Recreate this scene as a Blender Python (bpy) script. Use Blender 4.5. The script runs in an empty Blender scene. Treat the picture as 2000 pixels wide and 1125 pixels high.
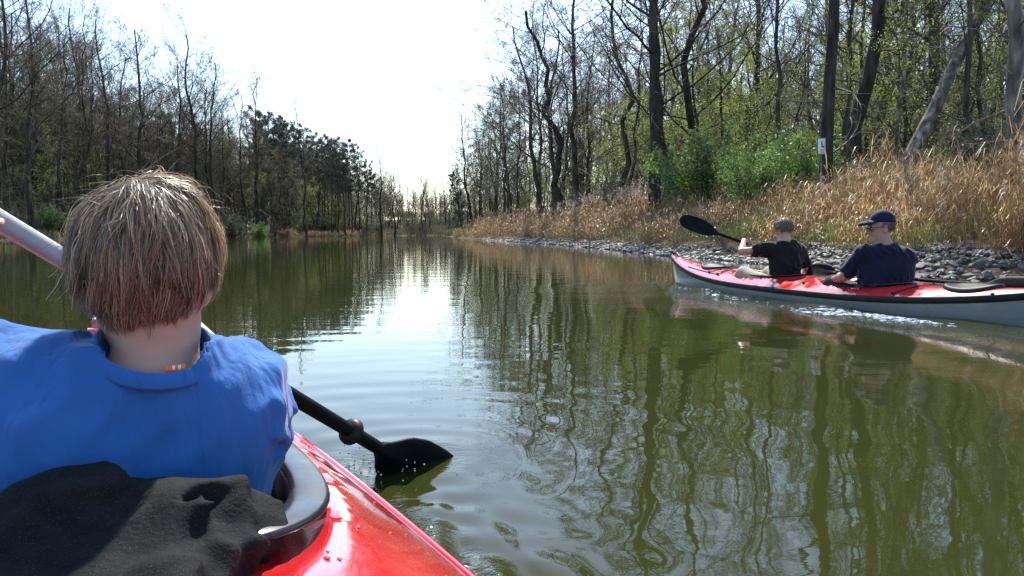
import bpy, bmesh, math, random
import numpy as np
from mathutils import Vector, Matrix
from mathutils.geometry import delaunay_2d_cdt, convex_hull_2d

SC = bpy.context.scene
COL = SC.collection
R = math.radians
rng = np.random.default_rng(7)

# ------------------------------------------------------------------ camera, sky, sun, exposure
CAM_H, FPX = 0.62, 1570.0
PITCH = math.atan(107.5 / FPX)
cam = bpy.data.cameras.new('camera')
cam.sensor_width = 36.0
cam.lens = FPX / 2000 * 36
cam.clip_start, cam.clip_end = 0.05, 6000
co = bpy.data.objects.new('camera', cam)
COL.objects.link(co)
co.location = (0, 0, CAM_H)
co.rotation_euler = (math.pi / 2 - PITCH, 0, 0)
SC.camera = co

SUN_EL, SUN_AZ = 49.0, 3.0            # azimuth from +Y towards +X
world = bpy.data.worlds.new('World')
SC.world = world
world.use_nodes = True
wn = world.node_tree
wn.nodes.clear()
sky = wn.nodes.new('ShaderNodeTexSky')
sky.sky_type = 'NISHITA'
sky.sun_disc = False
sky.sun_elevation = R(SUN_EL)
sky.sun_rotation = R(SUN_AZ)
sky.air_density, sky.dust_density, sky.ozone_density = 1.1, 0.7, 2.5
bg = wn.nodes.new('ShaderNodeBackground')
bg.inputs['Strength'].default_value = 0.15
wo = wn.nodes.new('ShaderNodeOutputWorld')
wn.links.new(sky.outputs[0], bg.inputs[0])
wn.links.new(bg.outputs[0], wo.inputs[0])

sl = bpy.data.lights.new('sun', 'SUN')
sl.energy, sl.angle, sl.color = 5.0, R(0.55), (1.0, 0.95, 0.87)
so = bpy.data.objects.new('sun', sl)
COL.objects.link(so)
sd = Vector((math.sin(R(SUN_AZ)) * math.cos(R(SUN_EL)), math.cos(R(SUN_AZ)) * math.cos(R(SUN_EL)), math.sin(R(SUN_EL))))
so.rotation_euler = sd.to_track_quat('Z', 'Y').to_euler()
so.location = (0, 0, 40)

vs = SC.view_settings
vs.view_transform, vs.look, vs.exposure, vs.gamma = 'Standard', 'None', 0.95, 1.0
vs.use_curve_mapping = False
cy = SC.cycles
cy.max_bounces, cy.diffuse_bounces, cy.glossy_bounces, cy.transmission_bounces, cy.transparent_max_bounces = 8, 3, 4, 4, 8
cy.caustics_reflective = cy.caustics_refractive = False
cy.sample_clamp_indirect = 6.0
cy.use_denoising = True
cy.denoiser = 'OPENIMAGEDENOISE'
cy.denoising_input_passes = 'RGB_ALBEDO_NORMAL'
cy.denoising_prefilter = 'NONE'


# ------------------------------------------------------------------ helpers
def uniq(name):
    return name


def mesh_from(name, V, faces, mats=(), mi=None, smooth=True):
    """V (n,3); faces: list of (m,k) int arrays; mi: material index per list entry."""
    me = bpy.data.meshes.new(name)
    V = np.ascontiguousarray(V, dtype=np.float32)
    me.vertices.add(len(V))
    me.vertices.foreach_set('co', V.ravel())
    faces = [np.asarray(f, dtype=np.int32) for f in faces]
    nl = sum(f.size for f in faces)
    nf = sum(len(f) for f in faces)
    me.loops.add(nl)
    me.polygons.add(nf)
    me.loops.foreach_set('vertex_index', np.concatenate([f.ravel() for f in faces]))
    tot = np.concatenate([np.full(len(f), f.shape[1], np.int32) for f in faces])
    st = np.concatenate([[0], np.cumsum(tot)[:-1]]).astype(np.int32)
    me.polygons.foreach_set('loop_start', st)
    if mi is not None:
        me.polygons.foreach_set('material_index', np.concatenate([np.full(len(f), m, np.int32) for f, m in zip(faces, mi)]))
    if smooth:
        me.polygons.foreach_set('use_smooth', np.ones(nf, bool))
    for m in mats:
        me.materials.append(m)
    me.update(calc_edges=True)
    return me


def add(name, me, parent=None, loc=None, rot=None, scale=None):
    o = bpy.data.objects.new(name, me)
    COL.objects.link(o)
    if parent is not None:
        o.parent = parent
    if loc is not None:
        o.location = loc
    if rot is not None:
        o.rotation_euler = rot
    if scale is not None:
        o.scale = scale
    return o


def tag(o, label=None, cat=None, group=None, kind=None):
    for k, v in (('label', label), ('category', cat), ('group', group), ('kind', kind)):
        if v:
            o[k] = v
    return o


def merge(parts):
    """parts: list of (V, [faces]) -> V, faces grouped by size."""
    Vs, Fs, off = [], {}, 0
    for V, F in parts:
        V = np.asarray(V, dtype=np.float32).reshape(-1, 3)
        Vs.append(V)
        for f in F:
            f = np.asarray(f, dtype=np.int32)
            Fs.setdefault(f.shape[1], []).append(f + off)
        off += len(V)
    return np.concatenate(Vs), [np.concatenate(v) for v in Fs.values()]


def norm(v):
    return v / np.maximum(np.linalg.norm(v, axis=-1, keepdims=True), 1e-9)


def tubes(P, Rr, sides=3, cap=False):
    """P (n,k,3), Rr (n,k) -> verts, [quads]"""
    P = np.asarray(P, float)
    Rr = np.asarray(Rr, float)
    n, k, _ = P.shape
    T = norm(np.gradient(P, axis=1))
    ov = norm(P[:, -1] - P[:, 0])
    ref = np.where(np.abs(ov[:, 2:3]) < 0.8, np.array([[0, 0, 1.0]]), np.array([[1.0, 0, 0]]))
    A = norm(np.cross(T, ref[:, None, :]))
    B = np.cross(T, A)
    th = np.arange(sides) * 2 * math.pi / sides
    V = P[:, :, None, :] + Rr[:, :, None, None] * (A[:, :, None, :] * np.cos(th)[None, None, :, None] + B[:, :, None, :] * np.sin(th)[None, None, :, None])
    idx = np.arange(n * k * sides).reshape(n, k, sides)
    a, b = idx[:, :-1], idx[:, 1:]
    F = np.stack([a, b, np.roll(b, -1, 2), np.roll(a, -1, 2)], -1).reshape(-1, 4)
    out = [F]
    if cap:
        out.append(idx[:, 0, ::-1].reshape(-1, sides))
        out.append(idx[:, -1].reshape(-1, sides))
    return V.reshape(-1, 3), out


def tube1(pts, r, sides=8, cap=True):
    pts = np.asarray(pts, float)
    rr = np.full(len(pts), r) if np.isscalar(r) else np.asarray(r, float)
    return tubes(pts[None], rr[None], sides, cap)


def ribbons(P, W, side):
    """P (n,k,3), W (n,k) half widths, side (n,3) or (n,k,3)"""
    n, k, _ = P.shape
    if side.ndim == 2:
        side = np.repeat(side[:, None], k, 1)
    T = np.gradient(P, axis=1)
    S = norm(np.cross(np.cross(T, side), T) + 1e-9)
    V = np.stack([P - S * W[..., None], P + S * W[..., None]], 2)
    idx = np.arange(n * k * 2).reshape(n, k, 2)
    F = np.stack([idx[:, :-1, 0], idx[:, :-1, 1], idx[:, 1:, 1], idx[:, 1:, 0]], -1).reshape(-1, 4)
    return V.reshape(-1, 3), [F]


def box(c, h, M=None):
    c, h = np.asarray(c, float), np.asarray(h, float)
    s = np.array([[x, y, z] for x in (-1, 1) for y in (-1, 1) for z in (-1, 1)], float) * h
    if M is not None:
        s = s @ np.asarray(M).T
    F = np.array([[0, 1, 3, 2], [4, 6, 7, 5], [0, 4, 5, 1], [2, 3, 7, 6], [0, 2, 6, 4], [1, 5, 7, 3]])
    return s + c, [F]


def sphere(c, r, nu=10, nv=7):
    u = np.arange(nu) * 2 * math.pi / nu
    v = np.linspace(0.12, math.pi - 0.12, nv)
    V = np.stack([np.outer(np.sin(v), np.cos(u)), np.outer(np.sin(v), np.sin(u)), np.repeat(np.cos(v)[:, None], nu, 1)], -1) * np.asarray(r, float) + np.asarray(c, float)
    i = np.arange(nu * nv).reshape(nv, nu)
    F = np.stack([i[:-1], i[1:], np.roll(i[1:], -1, 1), np.roll(i[:-1], -1, 1)], -1).reshape(-1, 4)
    return V.reshape(-1, 3), [F, i[:1, ::-1], i[-1:]]


def smoothstep(a, b, x):
    t = np.clip((x - a) / (b - a), 0, 1)
    return t * t * (3 - 2 * t)


def wob(x, y, s=1.0, o=0.0):
    """cheap smooth 2-D noise, about -1..1"""
    x, y = x * s + o, y * s - o * 1.7
    return (np.sin(x * 1.0 + 1.3 * np.sin(y * 0.73 + 0.4)) + np.sin(y * 1.17 + 1.1 * np.sin(x * 0.61 + 2.1)) + 0.6 * np.sin(1.9 * x - 1.4 * y + 0.7) + 0.5 * np.sin(2.7 * y + 2.2 * x + 1.9 * np.sin(x))) / 2.6


# ------------------------------------------------------------------ materials
def nodes(mat):
    mat.use_nodes = True
    nt = mat.node_tree
    nt.nodes.clear()
    out = nt.nodes.new('ShaderNodeOutputMaterial')
    return nt, out


def ramp(nt, cols):
    r = nt.nodes.new('ShaderNodeValToRGB')
    e = r.color_ramp.elements
    while len(e) < len(cols):
        e.new(0.5)
    for i, (p, c) in enumerate(cols):
        e[i].position = p
        e[i].color = (*c, 1)
    return r


def noise(nt, scale, detail=3, rough=0.55, coord='Object', sc3=None):
    tc = nt.nodes.new('ShaderNodeTexCoord')
    n = nt.nodes.new('ShaderNodeTexNoise')
    n.inputs['Scale'].default_value = scale
    n.inputs['Detail'].default_value = detail
    n.inputs['Roughness'].default_value = rough
    if sc3:
        mp = nt.nodes.new('ShaderNodeMapping')
        mp.inputs['Scale'].default_value = sc3
        nt.links.new(tc.outputs[coord], mp.inputs[0])
        nt.links.new(mp.outputs[0], n.inputs['Vector'])
    else:
        nt.links.new(tc.outputs[coord], n.inputs['Vector'])
    return n


def principled(name, cols, scale=8, rough=0.6, bump=0.0, bscale=None, detail=4, spec=0.5, coat=0.0, metal=0.0, sss=0.0, sheen=0.0, sc3=None, rr=None, coord='Object', bdist=0.01):
    m = bpy.data.materials.new(name)
    nt, out = nodes(m)
    b = nt.nodes.new('ShaderNodeBsdfPrincipled')
    nt.links.new(b.outputs[0], out.inputs[0])
    if len(cols) == 1:
        b.inputs['Base Color'].default_value = (*cols[0], 1)
    else:
        n = noise(nt, scale, detail, sc3=sc3, coord=coord)
        r = ramp(nt, [(0.32 + 0.36 * i / (len(cols) - 1), c) for i, c in enumerate(cols)])
        nt.links.new(n.outputs[0], r.inputs[0])
        nt.links.new(r.outputs[0], b.inputs['Base Color'])
    b.inputs['Roughness'].default_value = rough
    if rr:
        n2 = noise(nt, rr[0], 4, coord=coord)
        mr = nt.nodes.new('ShaderNodeMapRange')
        mr.inputs[1].default_value, mr.inputs[2].default_value = 0.35, 0.7
        mr.inputs[3].default_value, mr.inputs[4].default_value = rr[1], rr[2]
        nt.links.new(n2.outputs[0], mr.inputs[0])
        nt.links.new(mr.outputs[0], b.inputs['Roughness'])
    b.inputs['Specular IOR Level'].default_value = spec
    b.inputs['Metallic'].default_value = metal
    b.inputs['Coat Weight'].default_value = coat
    b.inputs['Coat Roughness'].default_value = 0.05
    b.inputs['Coat IOR'].default_value = 1.6
    if sss:
        b.inputs['Subsurface Weight'].default_value = sss
        b.inputs['Subsurface Radius'].default_value = (0.012, 0.004, 0.002)
        b.inputs['Subsurface Scale'].default_value = 1.0
    if sheen:
        b.inputs['Sheen Weight'].default_value = sheen
        b.inputs['Sheen Roughness'].default_value = 0.4
    if bump:
        n3 = noise(nt, bscale or scale * 3, 4, sc3=sc3, coord=coord)
        bp = nt.nodes.new('ShaderNodeBump')
        bp.inputs['Strength'].default_value = bump
        bp.inputs['Distance'].default_value = bdist
        nt.links.new(n3.outputs[0], bp.inputs['Height'])
        nt.links.new(bp.outputs[0], b.inputs['Normal'])
    return m


def leafy(name, cols, trans=0.45, rough=0.55, gloss=0.12, island=True):
    """thin foliage: diffuse + translucent + a little gloss, colour varies per blade or leaf"""
    m = bpy.data.materials.new(name)
    nt, out = nodes(m)
    g = nt.nodes.new('ShaderNodeNewGeometry')
    r = ramp(nt, [(i / (len(cols) - 1), c) for i, c in enumerate(cols)])
    if island:
        n = noise(nt, 0.35, 2)
        mx = nt.nodes.new('ShaderNodeMath')
        mx.operation = 'MULTIPLY_ADD'
        mx.inputs[1].default_value = 0.75
        ad = nt.nodes.new('ShaderNodeMath')
        ad.operation = 'MULTIPLY_ADD'
        ad.inputs[1].default_value = 0.9
        ad.inputs[2].default_value = -0.33
        nt.links.new(n.outputs[0], ad.inputs[0])
        nt.links.new(g.outputs['Random Per Island'], mx.inputs[0])
        nt.links.new(ad.outputs[0], mx.inputs[2])
        nt.links.new(mx.outputs[0], r.inputs[0])
    else:
        n = noise(nt, 3, 3)
        nt.links.new(n.outputs[0], r.inputs[0])
    d = nt.nodes.new('ShaderNodeBsdfDiffuse')
    t = nt.nodes.new('ShaderNodeBsdfTranslucent')
    gl = nt.nodes.new('ShaderNodeBsdfGlossy')
    gl.inputs['Roughness'].default_value = rough
    gl.inputs['Color'].default_value = (0.8, 0.8, 0.8, 1)
    m1, m2 = nt.nodes.new('ShaderNodeMixShader'), nt.nodes.new('ShaderNodeMixShader')
    m1.inputs[0].default_value, m2.inputs[0].default_value = trans, gloss
    nt.links.new(r.outputs[0], d.inputs[0])
    nt.links.new(r.outputs[0], t.inputs[0])
    nt.links.new(d.outputs[0], m1.inputs[1])
    nt.links.new(t.outputs[0], m1.inputs[2])
    nt.links.new(m1.outputs[0], m2.inputs[1])
    nt.links.new(gl.outputs[0], m2.inputs[2])
    nt.links.new(m2.outputs[0], out.inputs[0])
    return m


def creased(name, cols):
    """cotton: long slanting folds, small creases and a fine weave"""
    m = principled(name, cols, 5, 0.85, 0, sheen=0.25, spec=0.12)
    nt = m.node_tree
    b = [n for n in nt.nodes if n.type == 'BSDF_PRINCIPLED'][0]
    tc = nt.nodes.new('ShaderNodeTexCoord')
    last = None
    for rot, sc, dist, det in (((0, R(48), 0), (26, 20, 4.5), 0.010, 2), ((0, R(-35), R(20)), (34, 20, 7), 0.006, 2), ((0, R(10), 0), (60, 60, 26), 0.0022, 3), ((0, 0, 0), (900, 900, 900), 0.0004, 1)):
        mp = nt.nodes.new('ShaderNodeMapping')
        mp.inputs['Rotation'].default_value = rot
        mp.inputs['Scale'].default_value = sc
        n = nt.nodes.new('ShaderNodeTexNoise')
        n.inputs['Scale'].default_value = 1.0
        n.inputs['Detail'].default_value = det
        n.inputs['Distortion'].default_value = 0.6
        nt.links.new(tc.outputs['Object'], mp.inputs[0])
        nt.links.new(mp.outputs[0], n.inputs['Vector'])
        bp = nt.nodes.new('ShaderNodeBump')
        bp.inputs['Strength'].default_value = 1.0
        bp.inputs['Distance'].default_value = dist
        nt.links.new(n.outputs[0], bp.inputs['Height'])
        if last:
            nt.links.new(last, bp.inputs['Normal'])
        last = bp.outputs[0]
    nt.links.new(last, b.inputs['Normal'])
    return m


M = {}
M['bark'] = principled('bark', [(0.024, 0.020, 0.016), (0.060, 0.050, 0.039), (0.115, 0.10, 0.08)], 5, 0.85, 0.9, 14, sc3=(1, 1, 0.22), spec=0.25, bdist=0.03)
M['bark_dark'] = principled('bark_dark', [(0.018, 0.015, 0.012), (0.045, 0.037, 0.030), (0.09, 0.078, 0.062)], 5, 0.85, 0.9, 14, sc3=(1, 1, 0.22), spec=0.25, bdist=0.03)
M['bark_pine'] = principled('bark_pine', [(0.05, 0.035, 0.028), (0.13, 0.08, 0.055)], 4, 0.9, 0.8, 10, sc3=(1, 1, 0.3), spec=0.2, bdist=0.03)
M['bark_birch'] = principled('bark_birch', [(0.025, 0.021, 0.017), (0.08, 0.066, 0.052), (0.19, 0.16, 0.13), (0.44, 0.39, 0.33)], 4.2, 0.75, 0.5, 12, spec=0.3, sc3=(1, 1, 0.8), bdist=0.02)
M['bark_pale'] = principled('bark_pale', [(0.06, 0.052, 0.045), (0.16, 0.145, 0.125), (0.34, 0.31, 0.28)], 4, 0.85, 0.8, 12, sc3=(1, 1, 0.3), spec=0.25, bdist=0.03)
M['twig'] = principled('twig', [(0.10, 0.074, 0.050), (0.225, 0.172, 0.12)], 0.8, 0.75, spec=0.35)
M['twig_green'] = principled('twig_green', [(0.085, 0.077, 0.040), (0.18, 0.16, 0.085)], 0.8, 0.75, spec=0.35)
M['needle'] = leafy('needle', [(0.018, 0.035, 0.014), (0.035, 0.06, 0.022), (0.06, 0.085, 0.03)], 0.25)
M['leaf_young'] = leafy('leaf_young', [(0.24, 0.30, 0.035), (0.32, 0.38, 0.05), (0.42, 0.46, 0.09)], 0.6)
M['leaf_green'] = leafy('leaf_green', [(0.10, 0.19, 0.018), (0.16, 0.29, 0.032), (0.23, 0.36, 0.055)], 0.6)
M['leaf_dull'] = leafy('leaf_dull', [(0.06, 0.075, 0.03), (0.10, 0.12, 0.045), (0.15, 0.16, 0.06)], 0.4)
M['leaf_rust'] = leafy('leaf_rust', [(0.16, 0.06, 0.025), (0.26, 0.10, 0.04), (0.32, 0.15, 0.06)], 0.4)
M['reed'] = leafy('reed', [(0.22, 0.12, 0.048), (0.47, 0.285, 0.115), (0.63, 0.43, 0.195), (0.72, 0.58, 0.36)], 0.5, 0.4, 0.08)
M['plume'] = leafy('plume', [(0.42, 0.34, 0.27), (0.60, 0.52, 0.44)], 0.4, 0.6, 0.05)
M['grass'] = leafy('grass', [(0.10, 0.14, 0.025), (0.17, 0.23, 0.04), (0.30, 0.30, 0.08)], 0.45, 0.4, 0.1)
M['dead_grass'] = leafy('dead_grass', [(0.07, 0.055, 0.03), (0.13, 0.105, 0.05), (0.11, 0.12, 0.045), (0.20, 0.15, 0.08)], 0.35)
M['litter'] = leafy('litter', [(0.12, 0.085, 0.05), (0.22, 0.165, 0.10), (0.32, 0.27, 0.18)], 0.2, 0.5, 0.05)
M['rock'] = principled('rock', [(0.06, 0.056, 0.048), (0.15, 0.14, 0.125), (0.28, 0.265, 0.24)], 2.6, 0.6, 0.6, 22, spec=0.5, coord='Generated', bdist=0.02)
M['red'] = principled('red_gelcoat', [(0.55, 0.012, 0.016), (0.62, 0.016, 0.02)], 3, 0.16, 0.04, 40, coat=1.0, rr=(9, 0.1, 0.3), bdist=0.002, spec=0.8)
M['hullgrey'] = principled('grey_gelcoat', [(0.19, 0.205, 0.20), (0.24, 0.255, 0.25)], 2, 0.25, 0.03, 40, coat=0.3, rr=(6, 0.18, 0.4), bdist=0.002)
M['black'] = principled('black_plastic', [(0.008, 0.008, 0.010), (0.016, 0.016, 0.018)], 14, 0.28, 0.06, 120, rr=(18, 0.28, 0.5), bdist=0.002, spec=0.4)
M['blade'] = principled('matte_black_blade', [(0.007, 0.007, 0.009), (0.014, 0.014, 0.016)], 14, 0.6, 0.06, 120, spec=0.06, bdist=0.002)
M['coaming'] = principled('black_rim', [(0.008, 0.008, 0.010), (0.014, 0.014, 0.016)], 14, 0.22, 0.03, 90, rr=(12, 0.16, 0.34), spec=0.5, bdist=0.001)
M['rubber'] = principled('black_rubber', [(0.010, 0.010, 0.010), (0.022, 0.022, 0.022)], 10, 0.5, 0.1, 80, bdist=0.003, spec=0.2)
M['inside'] = principled('cockpit_inside', [(0.015, 0.015, 0.016), (0.03, 0.03, 0.03)], 9, 0.6, 0.1, 60)
M['silver'] = principled('silver_shaft', [(0.55, 0.55, 0.58), (0.62, 0.62, 0.64)], 9, 0.38, 0.0, metal=0.15)
M['skin'] = principled('skin', [(0.50, 0.27, 0.19), (0.58, 0.34, 0.25)], 14, 0.5, 0.08, 160, sss=0.25, spec=0.4, bdist=0.002)
M['skin_tan'] = principled('skin_tan', [(0.40, 0.19, 0.13), (0.48, 0.25, 0.18)], 14, 0.45, 0.08, 160, sss=0.2, spec=0.45, bdist=0.002)
M['blue_cloth'] = creased('blue_cotton', [(0.027, 0.118, 0.35), (0.038, 0.15, 0.42)])
M['black_cloth'] = creased('black_cotton', [(0.010, 0.010, 0.011), (0.020, 0.020, 0.021)])
M['navy_cloth'] = creased('navy_cotton', [(0.008, 0.011, 0.026), (0.014, 0.018, 0.042)])
M['cap_cloth'] = principled('cap_cotton', [(0.008, 0.012, 0.036), (0.012, 0.018, 0.052)], 9, 0.8, 0.3, 300, sheen=0.15, spec=0.2, bdist=0.001)
M['beige_cloth'] = principled('beige_cotton', [(0.34, 0.30, 0.22), (0.44, 0.39, 0.30)], 9, 0.85, 0.3, 200, spec=0.15, bdist=0.001)
M['jeans'] = principled('dark_trousers', [(0.02, 0.025, 0.04), (0.04, 0.045, 0.06)], 9, 0.85, 0.3, 200, spec=0.15, bdist=0.001)
M['white'] = principled('white_print', [(0.75, 0.75, 0.73), (0.80, 0.80, 0.78)], 9, 0.5)
M['sign_black'] = principled('sign_black', [(0.015, 0.015, 0.015), (0.02, 0.02, 0.02)], 9, 0.5)
M['orange'] = principled('orange_print', [(0.70, 0.22, 0.04), (0.75, 0.26, 0.05)], 9, 0.7)
M['redprint'] = principled('red_print', [(0.55, 0.04, 0.04), (0.6, 0.05, 0.05)], 9, 0.7)
M['steel'] = principled('galvanised_steel', [(0.30, 0.31, 0.31), (0.42, 0.42, 0.42)], 9, 0.5, metal=0.6)
M['lens'] = principled('dark_lens', [(0.006, 0.006, 0.007), (0.008, 0.008, 0.009)], 9, 0.08, coat=0.5)
M['eye'] = principled('eye_white', [(0.6, 0.58, 0.55), (0.65, 0.62, 0.6)], 9, 0.2)


def fleece():
    m = principled('speckled_fleece', [(0.007, 0.008, 0.0085), (0.015, 0.0165, 0.017)], 30, 0.85, 0.5, 200, spec=0.1, bdist=0.003)
    nt = m.node_tree
    b = [n for n in nt.nodes if n.type == 'BSDF_PRINCIPLED'][0]
    tc = nt.nodes.new('ShaderNodeTexCoord')
    v = nt.nodes.new('ShaderNodeTexVoronoi')
    v.inputs['Scale'].default_value = 420
    nt.links.new(tc.outputs['Object'], v.inputs['Vector'])
    lt = nt.nodes.new('ShaderNodeMath')
    lt.operation = 'LESS_THAN'
    lt.inputs[1].default_value = 0.13
    nt.links.new(v.outputs['Distance'], lt.inputs[0])
    mx = nt.nodes.new('ShaderNodeMix')
    mx.data_type = 'RGBA'
    old = b.inputs['Base Color'].links[0].from_socket
    nt.links.new(lt.outputs[0], mx.inputs[0])
    nt.links.new(old, mx.inputs[6])
    mx.inputs[7].default_value = (0.09, 0.095, 0.095, 1)
    nt.links.new(mx.outputs[2], b.inputs['Base Color'])
    return m


M['fleece'] = fleece()


def hair_mat(name, cols):
    m = bpy.data.materials.new(name)
    nt, out = nodes(m)
    g = nt.nodes.new('ShaderNodeNewGeometry')
    r = ramp(nt, [(i / (len(cols) - 1), c) for i, c in enumerate(cols)])
    nt.links.new(g.outputs['Random Per Island'], r.inputs[0])
    b = nt.nodes.new('ShaderNodeBsdfPrincipled')
    b.inputs['Roughness'].default_value = 0.42
    b.inputs['Specular IOR Level'].default_value = 0.9
    t = nt.nodes.new('ShaderNodeBsdfTranslucent')
    mx = nt.nodes.new('ShaderNodeMixShader')
    mx.inputs[0].default_value = 0.42
    nt.links.new(r.outputs[0], b.inputs['Base Color'])
    nt.links.new(r.outputs[0], t.inputs[0])
    nt.links.new(b.outputs[0], mx.inputs[1])
    nt.links.new(t.outputs[0], mx.inputs[2])
    nt.links.new(mx.outputs[0], out.inputs[0])
    return m


M['hair_boy'] = hair_mat('brown_hair', [(0.085, 0.059, 0.034), (0.26, 0.18, 0.107), (0.74, 0.59, 0.41)])
M['hair_base'] = principled('hair_underlayer', [(0.035, 0.024, 0.014), (0.075, 0.052, 0.031)], 60, 0.7, 0.6, 90, spec=0.2, bdist=0.004)
M['hair_front'] = hair_mat('sandy_hair', [(0.12, 0.085, 0.055), (0.26, 0.20, 0.14), (0.40, 0.33, 0.25)])
M['hair_grey'] = hair_mat('grey_hair', [(0.10, 0.085, 0.07), (0.22, 0.20, 0.18)])

# ------------------------------------------------------------------ shoreline and ground
RIGHT = np.array([(12, -40), (10.0, -12), (8.4, 0), (7.2, 6), (6.5, 10.2), (5.7, 10.9), (5.45, 13.5), (4.86, 18), (4.13, 23.2), (3.6, 31.4), (2.25, 44), (0, 57), (-3.2, 76), (-6.2, 97), (-9.3, 121), (-12.2, 150), (-15, 178)], float)
FAR = np.array([(-19, 184), (-24, 178)], float)
LEFT = np.array([(-25, 158), (-28, 146), (-33, 132), (-40, 116), (-41.5, 100), (-41, 88), (-41, 65), (-40, 40), (-38, 0), (-38, -40)], float)
POLY = np.concatenate([RIGHT, FAR, LEFT])


def shore_dist(x, y):
    """signed distance to the waterline, positive on land"""
    x, y = np.asarray(x, float), np.asarray(y, float)
    d = np.full(x.shape, 1e9)
    inside = np.zeros(x.shape, bool)
    n = len(POLY)
    for i in range(n):
        a, b = POLY[i], POLY[(i + 1) % n]
        ab = b - a
        t = np.clip(((x - a[0]) * ab[0] + (y - a[1]) * ab[1]) / (ab @ ab), 0, 1)
        d = np.minimum(d, np.hypot(x - a[0] - t * ab[0], y - a[1] - t * ab[1]))
        c = (a[1] > y) != (b[1] > y)
        xi = a[0] + (y - a[1]) * ab[0] / (ab[1] if ab[1] != 0 else 1e-9)
        inside ^= c & (x < xi)
    return np.where(inside, -d, d)


def midline(y):
    return np.interp(y, [-40, 0, 60, 120, 180], [-13, -15, -20, -25, -20])


def ground_z(x, y, d=None):
    x, y = np.asarray(x, float), np.asarray(y, float)
    if d is None:
        d = shore_dist(x, y)
    d = d + 0.18 * wob(x, y, 1.3)
    right = x > midline(y)
    tall = smoothstep(11, 23, y)
    zr = 0.42 * smoothstep(-0.1, 1.3, d) + (0.62 + 0.42 * tall) * smoothstep(0.9, 5.0, d) + 0.3 * smoothstep(6, 14, d)
    zl = 0.40 * smoothstep(-0.1, 1.6, d) + 0.5 * smoothstep(1.5, 8, d) + 7.0 * smoothstep(10, 75, d) * (1 - smoothstep(118, 175, y))
    z = np.where(right, zr, zl)
    z = z + 0.12 * smoothstep(1.5, 6, d) * wob(x, y, 0.7, 3.0) + 9 * smoothstep(290, 470, y)
    return np.where(d < -0.1, np.maximum(-1.6, -0.03 + 0.35 * (d + 0.1)), z)


def lines(parts):
    out = []
    for a, b, s in parts:
        out.append(np.arange(a, b, s))
    return np.unique(np.round(np.concatenate(out), 4))


def tensor_grid(xs, ys):
    X, Y = np.meshgrid(xs, ys, indexing='ij')
    i = np.arange(X.size).reshape(X.shape)
    F = np.stack([i[:-1, :-1], i[1:, :-1], i[1:, 1:], i[:-1, 1:]], -1).reshape(-1, 4)
    return X.ravel(), Y.ravel(), F


def ground_material():
    m = bpy.data.materials.new('forest_floor')
    nt, out = nodes(m)
    b = nt.nodes.new('ShaderNodeBsdfPrincipled')
    b.inputs['Roughness'].default_value = 0.95
    b.inputs['Specular IOR Level'].default_value = 0.15
    n1, n2 = noise(nt, 0.35, 6, 0.65), noise(nt, 9, 4)
    r1 = ramp(nt, [(0.3, (0.045, 0.034, 0.021)), (0.5, (0.085, 0.066, 0.04)), (0.62, (0.07, 0.075, 0.028)), (0.75, (0.055, 0.075, 0.02))])
    r2 = ramp(nt, [(0.3, (0.55, 0.52, 0.5)), (0.7, (1.3, 1.25, 1.2))])
    nt.links.new(n1.outputs[0], r1.inputs[0])
    nt.links.new(n2.outputs[0], r2.inputs[0])
    mx = nt.nodes.new('ShaderNodeMix')
    mx.data_type = 'RGBA'
    mx.blend_type = 'MULTIPLY'
    mx.inputs[0].default_value = 1
    nt.links.new(r1.outputs[0], mx.inputs[6])
    nt.links.new(r2.outputs[0], mx.inputs[7])
    nt.links.new(mx.outputs[2], b.inputs['Base Color'])
    bp = nt.nodes.new('ShaderNodeBump')
    bp.inputs['Strength'].default_value = 0.9
    bp.inputs['Distance'].default_value = 0.06
    nt.links.new(n2.outputs[0], bp.inputs['Height'])
    nt.links.new(bp.outputs[0], b.inputs['Normal'])
    nt.links.new(b.outputs[0], out.inputs[0])
    return m


M['ground'] = ground_material()
xs = lines([(-2500, -300, 220), (-300, -90, 15), (-90, -44, 2.5), (-44, -24, 1.0), (-24, -12, 2.0), (-12, 18, 0.5), (18, 60, 3), (60, 300, 15), (300, 2501, 220)])
ys = lines([(-600, -60, 60), (-60, 4, 4), (4, 62, 0.6), (62, 190, 2.5), (190, 400, 15), (400, 3001, 200)])
gx, gy, gF = tensor_grid(xs, ys)
gz = ground_z(gx, gy)
tag(add('ground', mesh_from('ground', np.stack([gx, gy, gz], 1), [gF], [M['ground']])), 'brown leaf-littered wooded banks around the water', kind='structure')

# ------------------------------------------------------------------ kayak placing (needed by the water)
def frame(yaw):
    f = np.array([-math.sin(yaw), math.cos(yaw)])
    r = np.array([math.cos(yaw), math.sin(yaw)])
    return r, f


YAW_A, YAW_B = R(28.3), R(16.0)
rA, fA = frame(YAW_A)
rB, fB = frame(YAW_B)
SEAT_F, SEAT_R, KL = 0.27, -1.12, 5.4
BOY = np.array([-0.424, 0.93])
KA = BOY - SEAT_F * fA
BOWB = np.array([2.05, 10.3])
KB = BOWB - KL / 2 * fB


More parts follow.
